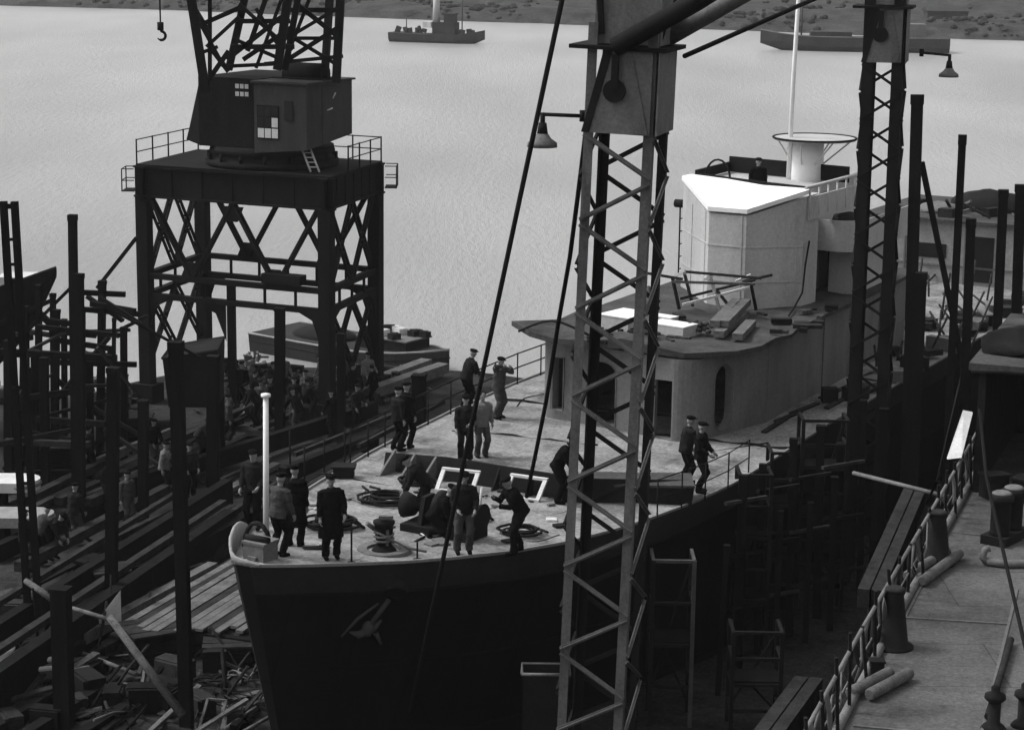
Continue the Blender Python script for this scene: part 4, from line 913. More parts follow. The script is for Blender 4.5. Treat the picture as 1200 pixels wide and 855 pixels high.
for i in range(3):
    for j in range(3):
        lit = (j == 0) or (i == 2 and j == 1)  # lit panes get a pale colour in place of light on the glass
        m_ = MB(); x = .76 + i * .29; z = ZT + 1.33 + j * .39; m_.slab([cl(x, -2.295, z), cl(x + .25, -2.295, z), cl(x + .25, -2.295, z + .34), cl(x, -2.295, z + .34)], yw @ V3(0, -.01, 0)); m_.build('pane', M['paleglass'] if lit else M['glass'], wf, pco)
pb_(pane(1.85, 2.2, ZT + 2.0, ZT + 2.7, 0), 'side_window', 'glass', cab)
mb = MB(); mb.slab([cl(2.79, -1.2, ZT + 1.1), cl(2.86, -.1, ZT + 1.25), cl(2.86, -.1, ZT + 3.1), cl(2.79, -1.2, ZT + 3.1)], yw @ V3(.03, 0, 0)); dr = pb_(mb, 'cab_door', 'cab', cab)
mb = MB(); mb.tube([cl(2.86, -.9, ZT + 2.3), cl(2.9, -.6, ZT + 2.36)], .03, 5); mb.tube([cl(2.86, -.5, ZT + 2.7), cl(2.9, -.35, ZT + 2.9)], .025, 5); pb_(mb, 'cab_handrail', 'offwhite', cab)
mb = MB(); mb.slab([cl(-.55, -1.93, ZT + 2.65), cl(.25, -1.93, ZT + 2.65), cl(.15, -1.93, ZT + 3.35), cl(-.4, -1.93, ZT + 3.35)], yw @ V3(0, .02, 0)); ow = pb_(mb, 'upper_window', 'dark')
for i in range(3):
    for j in range(2): m_ = MB(); x = -.38 + i * .2; z = ZT + 2.75 + j * .28; m_.slab([cl(x, -1.95, z), cl(x + .15, -1.95, z), cl(x + .15, -1.95, z + .16), cl(x, -1.95, z + .16)], yw @ V3(0, -.01, 0)); m_.build('pane', M['offwhite'], ow, pco)  # off-white panes stand in for light showing through the opening
mb = MB(); mb.tube([cl(2.4, -1.4, ZT + .95), cl(2.9, -1.6, ZT + .12)], .04, 5); mb.tube([cl(2.1, -1.5, ZT + .95), cl(2.6, -1.7, ZT + .12)], .04, 5)
for i in range(5): a = lerp(cl(2.4, -1.4, ZT + .95), cl(2.9, -1.6, ZT + .12), i / 5); b_ = lerp(cl(2.1, -1.5, ZT + .95), cl(2.6, -1.7, ZT + .12), i / 5); mb.tube([a, b_], .025, 5)
pb_(mb, 'cab_ladder', 'offwhite')
# jib and A frame rising out of the house
ZR = ZT + 3.2
def ch(px, py, Y): return atY(px, py, Y)
tipL = atY(172, -330, 80)
chords = [(ch(241, 108, 77.2), lerp(ch(241, 108, 77.2), ch(222, -15, 77.2), 3.2)), (ch(268, 82, 79.5), ch(292, -25, 79.5)), (ch(325, 82, 77), ch(343, -40, 77)), (ch(334, 82, 78), ch(356, -40, 78)), (ch(394, 97, 77.2), ch(402, -60, 77.2)), (ch(380, 97, 78.4), ch(390, -60, 80)), (ch(246, 90, 80), ch(246, -60, 80)), (ch(300, 80, 78), ch(352, -60, 78))]
for i, (a, b_) in enumerate(chords):
    mb = MB(); mb.bar(a, b_, (.3, .26, .3, .22, .3, .26, .14, .12)[i]); pb_(mb, 'jib_chord')
zz = [((240, 100), (268, 60)), ((236, 30), (262, 78)), ((229, 32), (284, 8)), ((236, 62), (255, 55)), ((246, 55), (268, 84)), ((262, 78), (345, 74)), ((266, 70), (330, 20)), ((272, 45), (335, 72)), ((276, 25), (340, 25)), ((280, 5), (342, 60)), ((290, 60), (318, -20)), ((300, 10), (330, 60)), ((331, 74), (400, 30)), ((336, 40), (398, 78)), ((340, 12), (402, 12)), ((345, 40), (402, 6)), ((348, 5), (398, 45)), ((320, 45), (400, 45)), ((270, 55), (345, 55)), ((242, 55), (280, 20)), ((225, 5), (246, 40)), ((310, 75), (402, 66)), ((285, 70), (345, 30)), ((335, 70), (370, -20))]
for i, (a, b_) in enumerate(zz):
    Y = 77.4 + (i % 3) * .9; mb = MB(); mb.bar(ch(*a, Y), ch(*b_, Y), .13 if i % 2 else .17); pb_(mb, 'jib_brace')
mb = MB(); mb.tube([cl(.9, -.4, ZR + .35), cl(2.5, -.4, ZR + .35)], .4, 16); mb.box(cl(1.7, -.4, ZR + .1), (2.2, 1.2, .25), yw); pb_(mb, 'winch_drum')
# hook
p = atY(188, 30, 80); t = thing('crane_hook', 'crane hook hanging on its wire over the river at top left', 'hook', p)
mb = MB(); mb.tube([(0, 0, 0), (-.02, 0, 12)], .03, 6); mb.build('wire', M['wire'], t)
mb = MB(); mb.tube([(0, 0, .12), (0, 0, -.18)], .12, 8); mb.build('swivel', M['dark'], t)
mb = MB(); mb.tube([(0, 0, -.15)] + [(.16 * sin(a) + .02, 0, -.38 + .16 * cos(a)) for a in [.1 + i * .45 for i in range(10)]], [.05] + [.055] * 8 + [.03, .02], 7); mb.build('hook', M['dark'], t)
# ------------------------------------------------------------------ timber posts (uprights) about the yard
def post(px0, py0, px1, Y, w, label, name='timber_post', zb=GZ, group='tarred timber uprights', m='timber', py1=500):
    top = atY(px0, py0, Y); q = atY(px1, py1, Y); base = top + (q - top) * ((top.z - zb) / (top.z - q.z)) if abs(q.z - top.z) > 1e-3 else top
    mb = MB(); d = top - base; rr = w * Y / F
    mb.bar((0, 0, 0), d, rr, rr * .9, upv=(.2, 1, 0)); nb = len(mb.v)
    mb.bar(d * .985 + V3(0, 0, 0), d * 1.0 + V3(0, 0, .04), rr * 1.12, rr * 1.02, upv=(.2, 1, 0))
    return lone(mb, name, M[m], label, 'post', base, group)
for a in [
    (85, 253, 91, 64, 9, 'tallest thin post rising over the staging left of the portal crane', 690),
    (93, 322, 96, 63, 9, 'post with a square top just right of the tallest left post', 690),
    (120, 330, 118, 70, 8, 'slim post crossed by the two long horizontal beams', 460),
    (133, 432, 130, 53, 13, 'stout post between the workers and the bright planked platform on the left', 720),
    (168, 470, 168, 62, 11, 'post standing in line with the left front crane leg', 620),
    (206, 402, 219, 46, 15, 'broad black post in the left foreground running to the bottom edge', 855),
    (250, 418, 249, 67, 13, 'post at the right edge of the dark hopper', 605),
    (71, 690, 76, 46, 21, 'short thick post at the bottom left with a cap', 855),
    (328, 362, 328, 74, 11, 'post in front of the moored barge under the crane', 490),
    (400, 392, 400, 73, 9, 'short post inside the right legs of the crane', 520),
    (491, 440, 491, 66, 15, 'short square post by the quay under the stern of the barge', 480),
    (1128, 160, 1108, 52, 9, 'tall thin post at the right with the highest top', 560),
    (1138, 258, 1126, 50, 11, 'post with a slanting top just right of the tall thin one', 560),
    (1080, 321, 1070, 56, 13, 'short thick post right of the far lattice mast', 560),
    (1075, 113, 1062, 57, 14, 'massive dark post clamped to the right of the far lattice mast', 560),
    (1176, 224, 1168, 60, 11, 'post before the aft deckhouse door at the right edge', 400),
    (1196, 218, 1190, 60, 12, 'rightmost post cut by the edge of the picture', 400),
    (318, 790, 321, 47.2, 7, 'thin stake beside the stem of the ship', 855),
]: post(a[0], a[1], a[2], a[3], a[4], a[5], py1=a[6])
a = atY(1080, 190, 57); b_ = atY(1113, 352, 57); b_ = a + (b_ - a) * ((a.z - 9.5) / (a.z - b_.z)); mb = MB(); mb.bar((0, 0, 0), a - b_, .17, .14); lone(mb, 'raking_strut', M['timber'], 'slanting strut running down from the massive post at the right', 'strut', b_)
# ladder like mast at the left edge
Y = 52; p0 = atY(4, 236, Y); p1 = atY(17, 236, Y); b0 = V3(p0.x + .25, Y, GZ); t = thing('ladder_mast', 'tall ladder like double mast at the left edge of the yard', 'mast', b0)
wd = (p1 - p0).length
for dx in (0, wd): mb = MB(); mb.bar((dx, 0, 0), p0 - b0 + V3(dx, 0, 0), .17, .15, upv=(0, 1, 0)); mb.build('upright', M['timber'], t)
H = p0.z - GZ
for k in range(22):
    z = H - .12 - k * .62 - (.2 if k % 3 else 0); mb = MB(); q = (p0 - b0) * (z / H); mb.bar(q, q + V3(wd, 0, 0), .06, .07 + .05 * (k % 3 == 0)); mb.build('rung', M['timber'], t)
# staging beams
for i, (x0, y0, x1, y1, Y, w, lb) in enumerate([
    (84, 342, 147, 345, 70, 6, 'short upper cross beam on the left staging'), (94, 362, 163, 368, 70, 6, 'long cross beam ending at the crane leg'), (56, 376, 100, 381, 68, 6, 'third cross beam from the top of the left staging'),
    (58, 388, 113, 393, 68, 6, 'fourth cross beam from the top of the left staging'), (64, 398, 127, 408, 68, 6, 'sloping cross beam of the left staging'), (0, 412, 137, 420, 67, 8, 'long thick cross beam low on the left staging'),
    (45, 424, 160, 427, 69, 6, 'lowest light cross beam meeting the crane leg'), (0, 380, 60, 352, 70, 5, 'sloping rail below the dark boat hull on the left'), (20, 400, 90, 330, 69, 4, 'thin diagonal brace on the left staging'), (0, 470, 110, 455, 66, 7, 'cross beam in the deep shade under the left staging'), (0, 520, 105, 500, 64, 6, 'dark beam above the white rounded rafts')]):
    a, b_ = atY(x0, y0, Y), atY(x1, y1, Y); mb = MB(); mb.bar((0, 0, 0), b_ - a, w * Y / F, w * Y / F); lone(mb, 'staging_beam', M['timber'], lb, 'beam', a, 'beams of the left staging')
for i, (px, py, Y, w) in enumerate([(10, 400, 66, 10), (45, 335, 69, 7), (62, 345, 69, 6), (30, 360, 70, 7), (75, 375, 69, 6), (105, 425, 68, 7), (52, 420, 66, 9), (146, 440, 72, 7)]):
    post(px, py, px + 1, Y, w, ['upright under the left hull nearest the picture edge', 'upright under the tip of the left hull', 'upright right of the hull tip on the left staging', 'upright in the middle of the left staging', 'upright below the short upper cross beam', 'upright below the long thick cross beam', 'dark upright before the left staging', 'upright standing free against the water left of the crane'][i], py1=520, group='uprights of the left staging', name='staging_upright')
random.seed(29)
for i in range(34):
    px, py = random.uniform(-5, 150), random.uniform(335, 560); Y = random.uniform(65, 71); L_ = random.uniform(1.0, 3.2); a = atY(px, py, Y)
    if a.z < GZ + .3: continue
    d = V3(random.choice([1, 1, .4, -.5]), random.uniform(-.4, .4), random.choice([0, 0, .05, -.08, .5, -.6])).normalized() * L_
    if (a + d).z < GZ + .2: d.z = abs(d.z)
    mb = MB(); mb.bar((0, 0, 0), d, random.uniform(.08, .22), random.uniform(.08, .2)); lone(mb, 'staging_plank', M[random.choice(['timber', 'timber', 'plankdark', 'dark'])], 'rough plank or brace in the tangle of the left staging', 'plank', a, 'planks in the left staging')
for i in range(14):
    px, Y = random.uniform(0, 150), random.uniform(65, 71); post(px, random.uniform(360, 450), px + random.uniform(-3, 3), Y, random.uniform(4, 8), 'one of the thin rough uprights in the tangle of the left staging', py1=560, group='thin uprights of the left staging', name='staging_stake')
# dark boat hull on the staging at left
def hull_boat(name, pts_top, depth, w, m, label, cat, rake=.35):
    # lofted hull: keel line plus gunwale of given half breadth, bow at the last point
    mb = MB(); vs = []; n = len(pts_top)
    for i, p in enumerate(pts_top):
        t_ = i / (n - 1); hw = w * (1 - max(0, (t_ - .55) / .45) ** 2.0); hw = max(hw, .04); d = (pts_top[-1] - pts_top[0]); d.z = 0; s_ = V3(-d.y, d.x, 0).normalized()
        dp = depth * (1 - rake * max(0, (t_ - .6) / .4) ** 1.6)
        for a, b2 in ((1, 0), (.95, -.45), (.6, -.85), (0, -1), (-.6, -.85), (-.95, -.45), (-1, 0)): vs.append(p + s_ * hw * a + V3(0, 0, b2 * dp))
    fs = [(i * 7 + k, i * 7 + k + 1, (i + 1) * 7 + k + 1, (i + 1) * 7 + k) for i in range(n - 1) for k in range(6)] + [tuple(range(7)), tuple((n - 1) * 7 + k for k in range(6, -1, -1))]
    fs += [(i * 7 + 6, i * 7, (i + 1) * 7, (i + 1) * 7 + 6) for i in range(n - 1)]
    mb.add(vs, fs, 0, False); return mb
a = atY(-150, 372, 74); b_ = atY(66, 322, 72); P = [lerp(a, b_, i / 8) + V3(0, 0, .5 * (i / 8 - .6) * (i > 4)) for i in range(9)]
mb = hull_boat('hull', P, 3.0, 1.9, 'dark', '', '', .9); t = thing('boat_hull', 'dark bare boat hull with its raised bow resting on the left staging', 'boat', (P[4].x, P[4].y, P[4].z - 3)); mb.build('shell', M['dark'], t, t.location)
mb = MB(); mb.tube([p + V3(0, -1.0, .03) for p in P[:6]] + [P[8] + V3(0, 0, .05)], .06, 6); mb.build('gunwale', M['plankdark'], t, t.location)
mb = MB(); q = atY(28, 330, 73.5); mb.box(q, (1.6, 1.2, .5)); mb.build('deck_house', M['offwhite'], t, t.location)
# hopper / hut beneath the crane
p = atY(232, 470, 69); t = thing('hopper', 'dark sheet metal hopper on short legs in front of the crane', 'hopper', V3(p.x, 69, GZ)); zt = atY(232, 405, 69).z - GZ
mb = MB(); vs = [(-.85, -.8, zt - 1.9), (.75, -.8, zt - 1.9), (.75, .8, zt - 1.9), (-.85, .8, zt - 1.9), (-1.0, -.9, zt - .25), (.8, -.9, zt + .05), (.8, .9, zt + .12), (-1.0, .9, zt - .2)]
mb.add(vs, [(3, 2, 1, 0), (0, 1, 5, 4), (1, 2, 6, 5), (2, 3, 7, 6), (3, 0, 4, 7), (4, 5, 6, 7)]); mb.build('bin', M['dark'], t)
mb = MB(); mb.tube([vs[4], vs[5], vs[6], vs[7], vs[4]], .05, 6); mb.build('rim', M['dark'], t)
for x in (-.7, .7):
    for y in (-.7, .7): mb = MB(); mb.bar((x, y, 0), (x, y, zt - 1.85), .16); mb.build('leg', M['dark'], t)
# ------------------------------------------------------------------ boats on the river
a = atz(526, 440, 0); b_ = atz(322, 405, 0); d = (b_ - a).normalized(); bl = (b_ - a).length
P = [b_ + (a - b_) * (i / 10) + V3(0, 0, .95 + .35 * (max(0, i / 10 - .6) / .4) ** 2 + .15 * max(0, .3 - i / 10)) for i in range(11)]
t = thing('barge', 'dark open barge with a piled deck cargo moored behind the crane', 'barge', V3(*(lerp(a, b_, .5).xy), 0), 0)
mb = hull_boat('hull', P, 2.2, 2.0, 'barge', '', ''); bh = mb.build('hull', M['barge'], t, t.location)
s_ = V3(-d.y, d.x, 0)
for sg in (-1, 1):
    mb = MB(); mb.tube([p + s_ * sg * 2.0 * (1 - max(0, (i / 10 - .55) / .45) ** 2) for i, p in enumerate(P)], .055, 6); mb.build('gunwale', M['palegrey'], t, t.location)
    mb = MB(); mb.tube([p + V3(0, 0, -.42) + s_ * sg * 1.93 * max(.03, 1 - max(0, (i / 10 - .55) / .45) ** 2) for i, p in enumerate(P)], .045, 6); mb.build('rubbing_strake', M['dark'], t, t.location)
q = lerp(P[6], P[8], .5); R = Matrix.Rotation(atan2(d.y, d.x), 3, 'Z')
mb = MB(); mb.box(q + V3(0, 0, .25), (3.0, 1.9, .6), R); mb.build('hatch_coaming', M['dark'], t, t.location)
mb = MB(); mb.box(q + V3(0, 0, .58), (3.2, 2.1, .07), R); mb.build('hatch_cover', M['grey'], t, t.location)
mb = MB(); mb.ell(lerp(P[2], P[4], .5) + V3(0, 0, .0), (2.0, 1.2, .55), 14, 8, R); mb.build('cargo_tarpaulin', M['dark'], t, t.location)
random.seed(5)
for i in range(9):
    mb = MB(); pp = q + R @ V3(random.uniform(-1.6, 1.6), random.uniform(-.9, .9), 0); sz = random.uniform(.3, .7); mb.box((0, 0, .14), (sz, .45, .28), Matrix.Rotation(random.random(), 3, 'Z')); mb.box((0, 0, .29), (sz * .8, .3, .05))
    lone(mb, 'cargo_bundle', M['offwhite'] if i % 3 == 0 else M['dark'], 'pale bundle on the barge hatch cover' if i % 3 == 0 else 'dark bundle on the barge hatch cover', 'bundle', pp + V3(0, 0, .62), 'bundles on the barge')
# tug far out
p = atz(513, 50, 0); t = thing('tugboat', 'small far off tugboat with a pale steaming funnel on the river', 'tugboat', p, radians(-20))
P = [V3(-8.6 + i * 1.75, 0, 1.5 + .9 * (max(0, i / 10 - .6) / .4) ** 2 + .5 * max(0, .3 - i / 10)) for i in range(11)]
mb = hull_boat('h', P, 2.5, 2.3, 'far', '', ''); mb.build('hull', M['far'], t)
mb = MB(); mb.box((1.5, 0, 2.6), (4.2, 2.4, 2.0)); mb.build('deckhouse', M['far'], t)
mb = MB(); mb.box((2.4, 0, 4.3), (1.8, 2.0, 1.5)); mb.box((2.4, 0, 5.1), (2.2, 2.4, .15)); mb.build('wheelhouse', M['far'], t)
mb = MB(); mb.tube([(-.3, 0, 3.0), (-.3, 0, 9.2)], [.7, .5], 12); mb.build('funnel', M['bridge'], t)
mb = MB(); mb.tube([(4.6, 0, 2), (4.6, 0, 7.5)], .12, 6); mb.tube([(-6, 0, 1.8), (-6, 0, 4)], .1, 6); mb.build('mast', M['far'], t)
mb = MB(); mb.box((-1.6, -.4, 3.1), (1.6, 1.6, 1.0)); mb.build('white_casing', M['offwhite'], t)
for x in (-7.4, -6.6, -5.7, -4.9, -4.2, -3.5, -2.8, 4.0, 4.9, 5.6, 6.5): mb = MB(); mb.box((x, random.uniform(-1, 1), 2.0), (random.uniform(.3, .8), .7, random.uniform(.6, 1.7)), Matrix.Rotation(random.uniform(-.4, .4), 3, 'Y')); mb.build('deck_gear', M['far'], t)
# far cargo ship against the bank
p = atz(1000, 60, 0); t = thing('cargo_ship', 'long low cargo ship lying against the far bank at upper right', 'ship', p, radians(-4))
P = [V3(16 - i * 3.2, 0, 2.4 + 1.0 * (max(0, i / 10 - .7) / .3) ** 2) for i in range(11)]
mb = hull_boat('h', P, 3.5, 3.2, 'far', '', ''); mb.build('hull', M['far'], t)
mb = MB(); mb.tube([p_ + V3(0, -2.9 * (1 - max(0, (i / 10 - .55) / .45) ** 2), .05) for i, p_ in enumerate(P)], .12, 5); mb.build('bulwark_strake', M['farlight'], t)
mb = MB(); mb.box((9, 0, 3.6), (6, 4, 2.4)); mb.build('deckhouse', M['farlight'], t)
mb = MB(); mb.box((-4, 0, 2.8), (7, 4, 1.0)); mb.build('hatch', M['far'], t)
mb = MB(); mb.tube([(-9, 0, 2), (-9, 0, 9)], .15, 6); mb.build('mast', M['far'], t)
# sheds and bushes on the far bank
random.seed(3)
for i in range(11):
    if i in (1, 3, 4, 5, 6, 7, 8, 10): continue
    x = -90 + i * 19 + random.uniform(-5, 5); y = shore(x) + random.uniform(18, 34); z = bank_z(x, y); w = random.uniform(4, 9); h = random.uniform(1.4, 2.6)
    t = thing('shed', ['low shed on the far bank at upper left', 'low shed on the far bank above the river, left part', 'low shed on the far bank behind the crane jib', 'low shed on the far bank above the open water', 'low shed on the far bank left of the tug', 'low shed on the far bank behind the tug', 'low shed on the far bank right of the tug', 'low shed on the far bank behind the near mast head', 'low shed on the far bank above the cargo ship bow', 'low shed on the far bank behind the cargo ship', 'low shed on the far bank at the upper right corner'][i], 'shed', (x, y, z - .4), random.uniform(-.2, .2))
    mb = MB(); mb.box((0, 0, h / 2), (w, 4, h)); mb.build('wall', M['far'] if i % 2 else M['farlight'], t)
    mb = MB(); mb.slab([(-w / 2 - .2, -2.3, h), (w / 2 + .2, -2.3, h), (w / 2 + .2, 2.3, h), (-w / 2 - .2, 2.3, h)], (0, 0, .1)); mb.slab([(-w / 2 - .2, -2.3, h + .1), (-w / 2 - .2, 2.3, h + .1), (-w / 2 - .2, 0, h + .9)], (w + .4, 0, 0)); mb.build('roof', M['far'], t)
# ------------------------------------------------------------------ left yard: long timbers, planked platform, litter
def baulk(x0, y0, x1, y1, z, w, h, label, m='timber', group='long timbers along the slip', name='timber_baulk'):
    a, b_ = atz(x0, y0, z), atz(x1, y1, z); a.z = b_.z = z - h; mb = MB(); dd = b_ - a
    n = 5
    for i in range(n):
        p, q = dd * (i / n), dd * ((i + 1) / n); j = V3(0, 0, h / 2); mb.bar(p + j, q * (1 - .002) + j, w, h)
    return lone(mb, name, M[m], label, 'timber', a, group)
for a in [
    (-20, 795, 270, 596, 5.2, .35, 1.2, 'high dark timber wall from the bottom left up to the ship bow'), (-30, 745, 268, 560, 5.0, .3, 1.0, 'second dark timber wall running behind the left posts'), (90, 712, 430, 522, 5.0, .3, .9, 'dark timber wall reaching to the ship rail under the crane'),
    (150, 560, 440, 470, 4.8, .3, .6, 'dark baulk in front of the crane legs'), (-10, 640, 200, 545, 4.5, .3, .5, 'dark baulk beside the workers on the left'), (330, 548, 440, 505, 5.3, .3, .5, 'pale topped baulk beside the left deck rail'),
    (-10, 850, 120, 768, 4.4, .35, .4, 'baulk at the bottom left corner, upper'), (20, 862, 135, 790, 4.35, .3, .35, 'baulk at the bottom left corner, lower'), (80, 865, 160, 815, 4.3, .28, .3, 'short baulk at the bottom edge left of the broad black post')]:
    baulk(*a)
for a in [(-20, 770, 262, 585, 5.3, .22, .16, 'thin lighter rail on top of the high dark timber wall', 'plankdark'), (60, 735, 330, 560, 5.15, .16, .16, 'lighter rail along the slip behind the planked platform', 'plankdark'), (140, 733, 285, 650, 4.75, .22, .2, 'pale plank edging the bright planked platform', 'plank'), (-30, 720, 215, 570, 5.1, .16, .16, 'lighter rail on the second dark timber wall', 'plankdark'), (345, 530, 470, 480, 5.4, .14, .14, 'upper light rail beyond the ship left side', 'plankdark'), (420, 520, 520, 468, 5.6, .14, .14, 'light rail close to the ship left rail amidships', 'plankdark'), (330, 585, 425, 530, 5.2, .16, .16, 'light rail at the ship side behind the bow group', 'plankdark')]:
    baulk(*a, name='guide_rail')
random.seed(77)
for i in range(46):
    x0 = random.uniform(-10, 230); y0 = 800 - x0 * .55 + random.uniform(-190, 40); L_ = random.uniform(2.5, 9); a = atz(x0, y0, GZ + .1)
    if y0 > 850 or a.y > 74 or L(a + V3(.35, 1, 0) * L_).x > -3.2 - (0 if L(a).y > 6 else 1): continue
    d = V3(.36 + random.uniform(-.05, .05), 1, 0).normalized() * L_; w_ = random.uniform(.14, .34); h = random.uniform(.05, .3); mb = MB()
    for k in range(3): mb.bar(d * (k / 3), d * ((k + .995) / 3), w_ * random.uniform(.9, 1.05), h)
    lone(mb, 'walkway_plank', M[random.choice(['plankdark', 'plankdark', 'timber', 'plank'])], 'long plank lying along the slip among the dark timber walls on the left', 'plank', a + V3(0, 0, h / 2 + random.choice([0, .02, .3])), 'planks lying along the slip')
# planked platform
t = None
a0 = atz(152, 735, 4.75); dirn = V3(.36, 1, 0).normalized(); nn = V3(dirn.y, -dirn.x, 0)
random.seed(9)
for i in range(15):
    o_ = a0 + nn * (i * .24) - dirn * random.uniform(0, .5) + dirn * (.10 * i); L_ = 8.6 - .12 * i + random.uniform(-.6, .5); mb = MB(); mb.bar((0, 0, 0), dirn * L_ + V3(0, 0, random.uniform(-.02, .02)), .21, .07)
    lone(mb, 'platform_plank', M['plank'] if i % 4 else M['plankdark'], 'one of the pale planks of the sloping platform beside the ship bow' if i % 4 else 'one of the darker planks of the sloping platform beside the ship bow', 'plank', o_ - V3(0, 0, random.uniform(0, .03)), 'planks of the bow platform')
for i in range(4):
    mb = MB(); mb.bar((0, 0, 0), nn * 3.7, .2, .25); lone(mb, 'platform_bearer', M['timber'], 'dark bearer under the planked platform by the bow', 'beam', a0 + dirn * (.6 + i * 2.1) + V3(0, 0, -.22), 'bearers of the bow platform')
# boxy dark crates and cabin under the platform
def crate(px, py, sz, label, m='plankdark', rot=.3, z=GZ, name='crate'):
    t = thing(name, label, 'crate', atz(px, py, z), rot)
    mb = MB(); n = 5
    for k in range(n):
        zz_ = sz[2] * (k + .5) / n; mb.box((0, 0, zz_), (sz[0], sz[1], sz[2] / n * .9))
    mb.build('boards', M[m], t)
    for x in (-.42, .42):
        for y in (-.51, .51): mb = MB(); mb.box((x * sz[0], y * sz[1], sz[2] / 2), (.09, .04, sz[2] * 1.02)); mb.build('batten', M[m], t)
    mb = MB()
    for k in range(4): mb.bar((-sz[0] * .52, sz[1] * (k - 1.5) * .27, sz[2] + .03 + .015 * (k % 2)), (sz[0] * (.5 + .05 * (k % 3)), sz[1] * (k - 1.5) * .26, sz[2] + .03), sz[1] * .25, .05)
    mb.build('lid', M['plankdark'], t)  # paler lid over dark boards: lit top and shaded sides put into colour
crate(192, 765, (1.9, 1.3, .7), 'big dark crate below the near end of the planked platform', 'timber', .5)
crate(268, 775, (1.2, 1.2, .55), 'dark crate close to the ship stem', 'timber', .1)
crate(130, 700, (1.0, .9, .8), 'dark crate at the foot of the stout post', 'timber', .4)
crate(60, 560, (1.4, 1.2, 1.1), 'dark crate behind the white rounded rafts', 'timber', .2)
crate(150, 520, (1.6, 1.2, 1.0), 'dark crate against the quay edge left of the crane leg', 'timber', .3)
# white basket / tub and drums
p = atz(43, 806, GZ); t = thing('basket', 'pale wicker basket with light contents at the lower left', 'basket', p, .3)
mb = MB(); vs = [(-.42, -.32, 0), (.42, -.32, 0), (.42, .32, 0), (-.42, .32, 0), (-.52, -.4, .62), (.52, -.4, .62), (.52, .4, .62), (-.52, .4, .62)]; mb.add(vs, [(3, 2, 1, 0), (0, 1, 5, 4), (1, 2, 6, 5), (2, 3, 7, 6), (3, 0, 4, 7), (4, 5, 6, 7)]); mb.build('body', M['plank'], t)
mb = MB(); mb.tube([vs[4], vs[5], vs[6], vs[7], vs[4]], .06, 6); mb.tube([(-.5, 0, .66), (.5, 0, .7)], .07, 6); mb.tube([(-.4, .2, .68), (.45, .2, .7)], .06, 6); mb.build('rim', M['offwhite'], t)
mb = MB(); mb.lathe((0, 0, 0), [(.3, 0), (.32, .05), (.3, .3), (.32, .32), (.3, .35), (.3, .72), (.33, .75), (.33, .8), (.28, .8), (.27, .74)], 18); lone(mb, 'drum', M['offwhite'], 'pale drum cut by the left picture edge near the basket', 'drum', atz(3, 795, GZ))
# white rounded rafts
for px, py, z, w, lb in [(-14, 560, 5.4, 1.65, 'bright white rounded raft end, the upper of two at the left edge'), (-12, 600, 5.0, 1.95, 'white rounded raft end, the lower and larger of two at the left edge')]:
    p = atz(px, py, z); pl = [(-3, -.62), (w - .7, -.62)] + arc(w - .7, 0, .62, -pi / 2, pi / 2, 10) + [(-3, .62)]; t = thing('raft', lb, 'raft', V3(p.x, p.y, z - .3), .02)
    mb = MB(); mb.prism([(a * 1.0, b_) for a, b_ in pl], 0, .3); mb.build('float', M['palegrey'] if 'upper' not in lb else M['offwhite'], t)
    mb = MB(); mb.tube([(a * 1.0, b_ * 1.02, .16) for a, b_ in pl[1:-1]], .05, 6); mb.build('fender_rope', M['grey'], t)
    mb = MB(); mb.box((-.5, 0, -(z - .3 - GZ) / 2), (2, .8, z - .3 - GZ)); mb.build('trestle', M['timber'], t)
# leaning poles and bars
def pole(px0, py0, z0, px1, py1, z1, r, label, m='plank', name='pole', group=None):
    a, b_ = atz(px0, py0, z0), atz(px1, py1, z1)
    if a.z > b_.z: a, b_ = b_, a
    mb = MB(); mb.tube([(0, 0, 0), b_ - a], [r, r * .85], 8); return lone(mb, name, M[m], label, 'pole', a, group)
pole(128, 722, 6.6, 214, 838, 4.6, .1, 'thick pale pole slanting down right from the bright corner at lower left')
pole(30, 680, 5.6, 62, 702, 5.3, .09, 'short grey bar reaching to the cap of the thick short post')
pole(85, 712, 5.4, 130, 726, 5.3, .06, 'short bar joining the cap post and the slanting pole')
pole(85, 760, 4.4, 160, 790, 4.3, .06, 'thin pole lying among rubbish below the slanting pole')
pole(296, 790, 4.2, 314, 752, 5.6, .04, 'thin pole leaning on the ship stem')
pole(262, 855, 4.2, 300, 828, 4.3, .05, 'pale pole at the very bottom beside the stem', 'plank')
pole(280, 860, 4.2, 318, 838, 4.3, .05, 'second pale pole at the very bottom beside the stem', 'plank')
p = atz(125, 735, 4.6); mb = MB(); mb.slab([(-.5, 0, 0), (.35, .1, .1), (.35, .1, .95), (-.1, 0, .35)], (0, .05, 0)); lone(mb, 'torn_sheet', M['offwhite'], 'small torn bright sheet standing at the top of the slanting pole', 'sheet', p)
mb = MB(); pts = [(.5 * sin(i * .7) * .5 + i * .03, .3 * cos(i * .9), .1 + .22 * abs(sin(i * .5))) for i in range(26)]; mb.tube(pts, .02, 5); lone(mb, 'wire_tangle', M['rope_pale'], 'tangle of pale wire on the ground near the stem', 'wire', atz(268, 800, GZ + .05))
def frame_thing(px, py, label):
    mb = MB(); R = Matrix.Rotation(-.9, 3, 'X')
    for a, b_ in [((-.22, 0, 0), (.22, 0, 0)), ((-.22, 0, .8), (.22, 0, .8)), ((-.22, 0, 0), (-.22, 0, .8)), ((.22, 0, 0), (.22, 0, .8))]: mb.bar(R @ V3(*a), R @ V3(*b_), .06, .05)
    lone(mb, 'wooden_frame', M['plank'], label, 'frame', atz(px, py, GZ + .1), None, -.2)
frame_thing(244, 855, 'small wooden frame lying at the bottom edge right of the broad post')
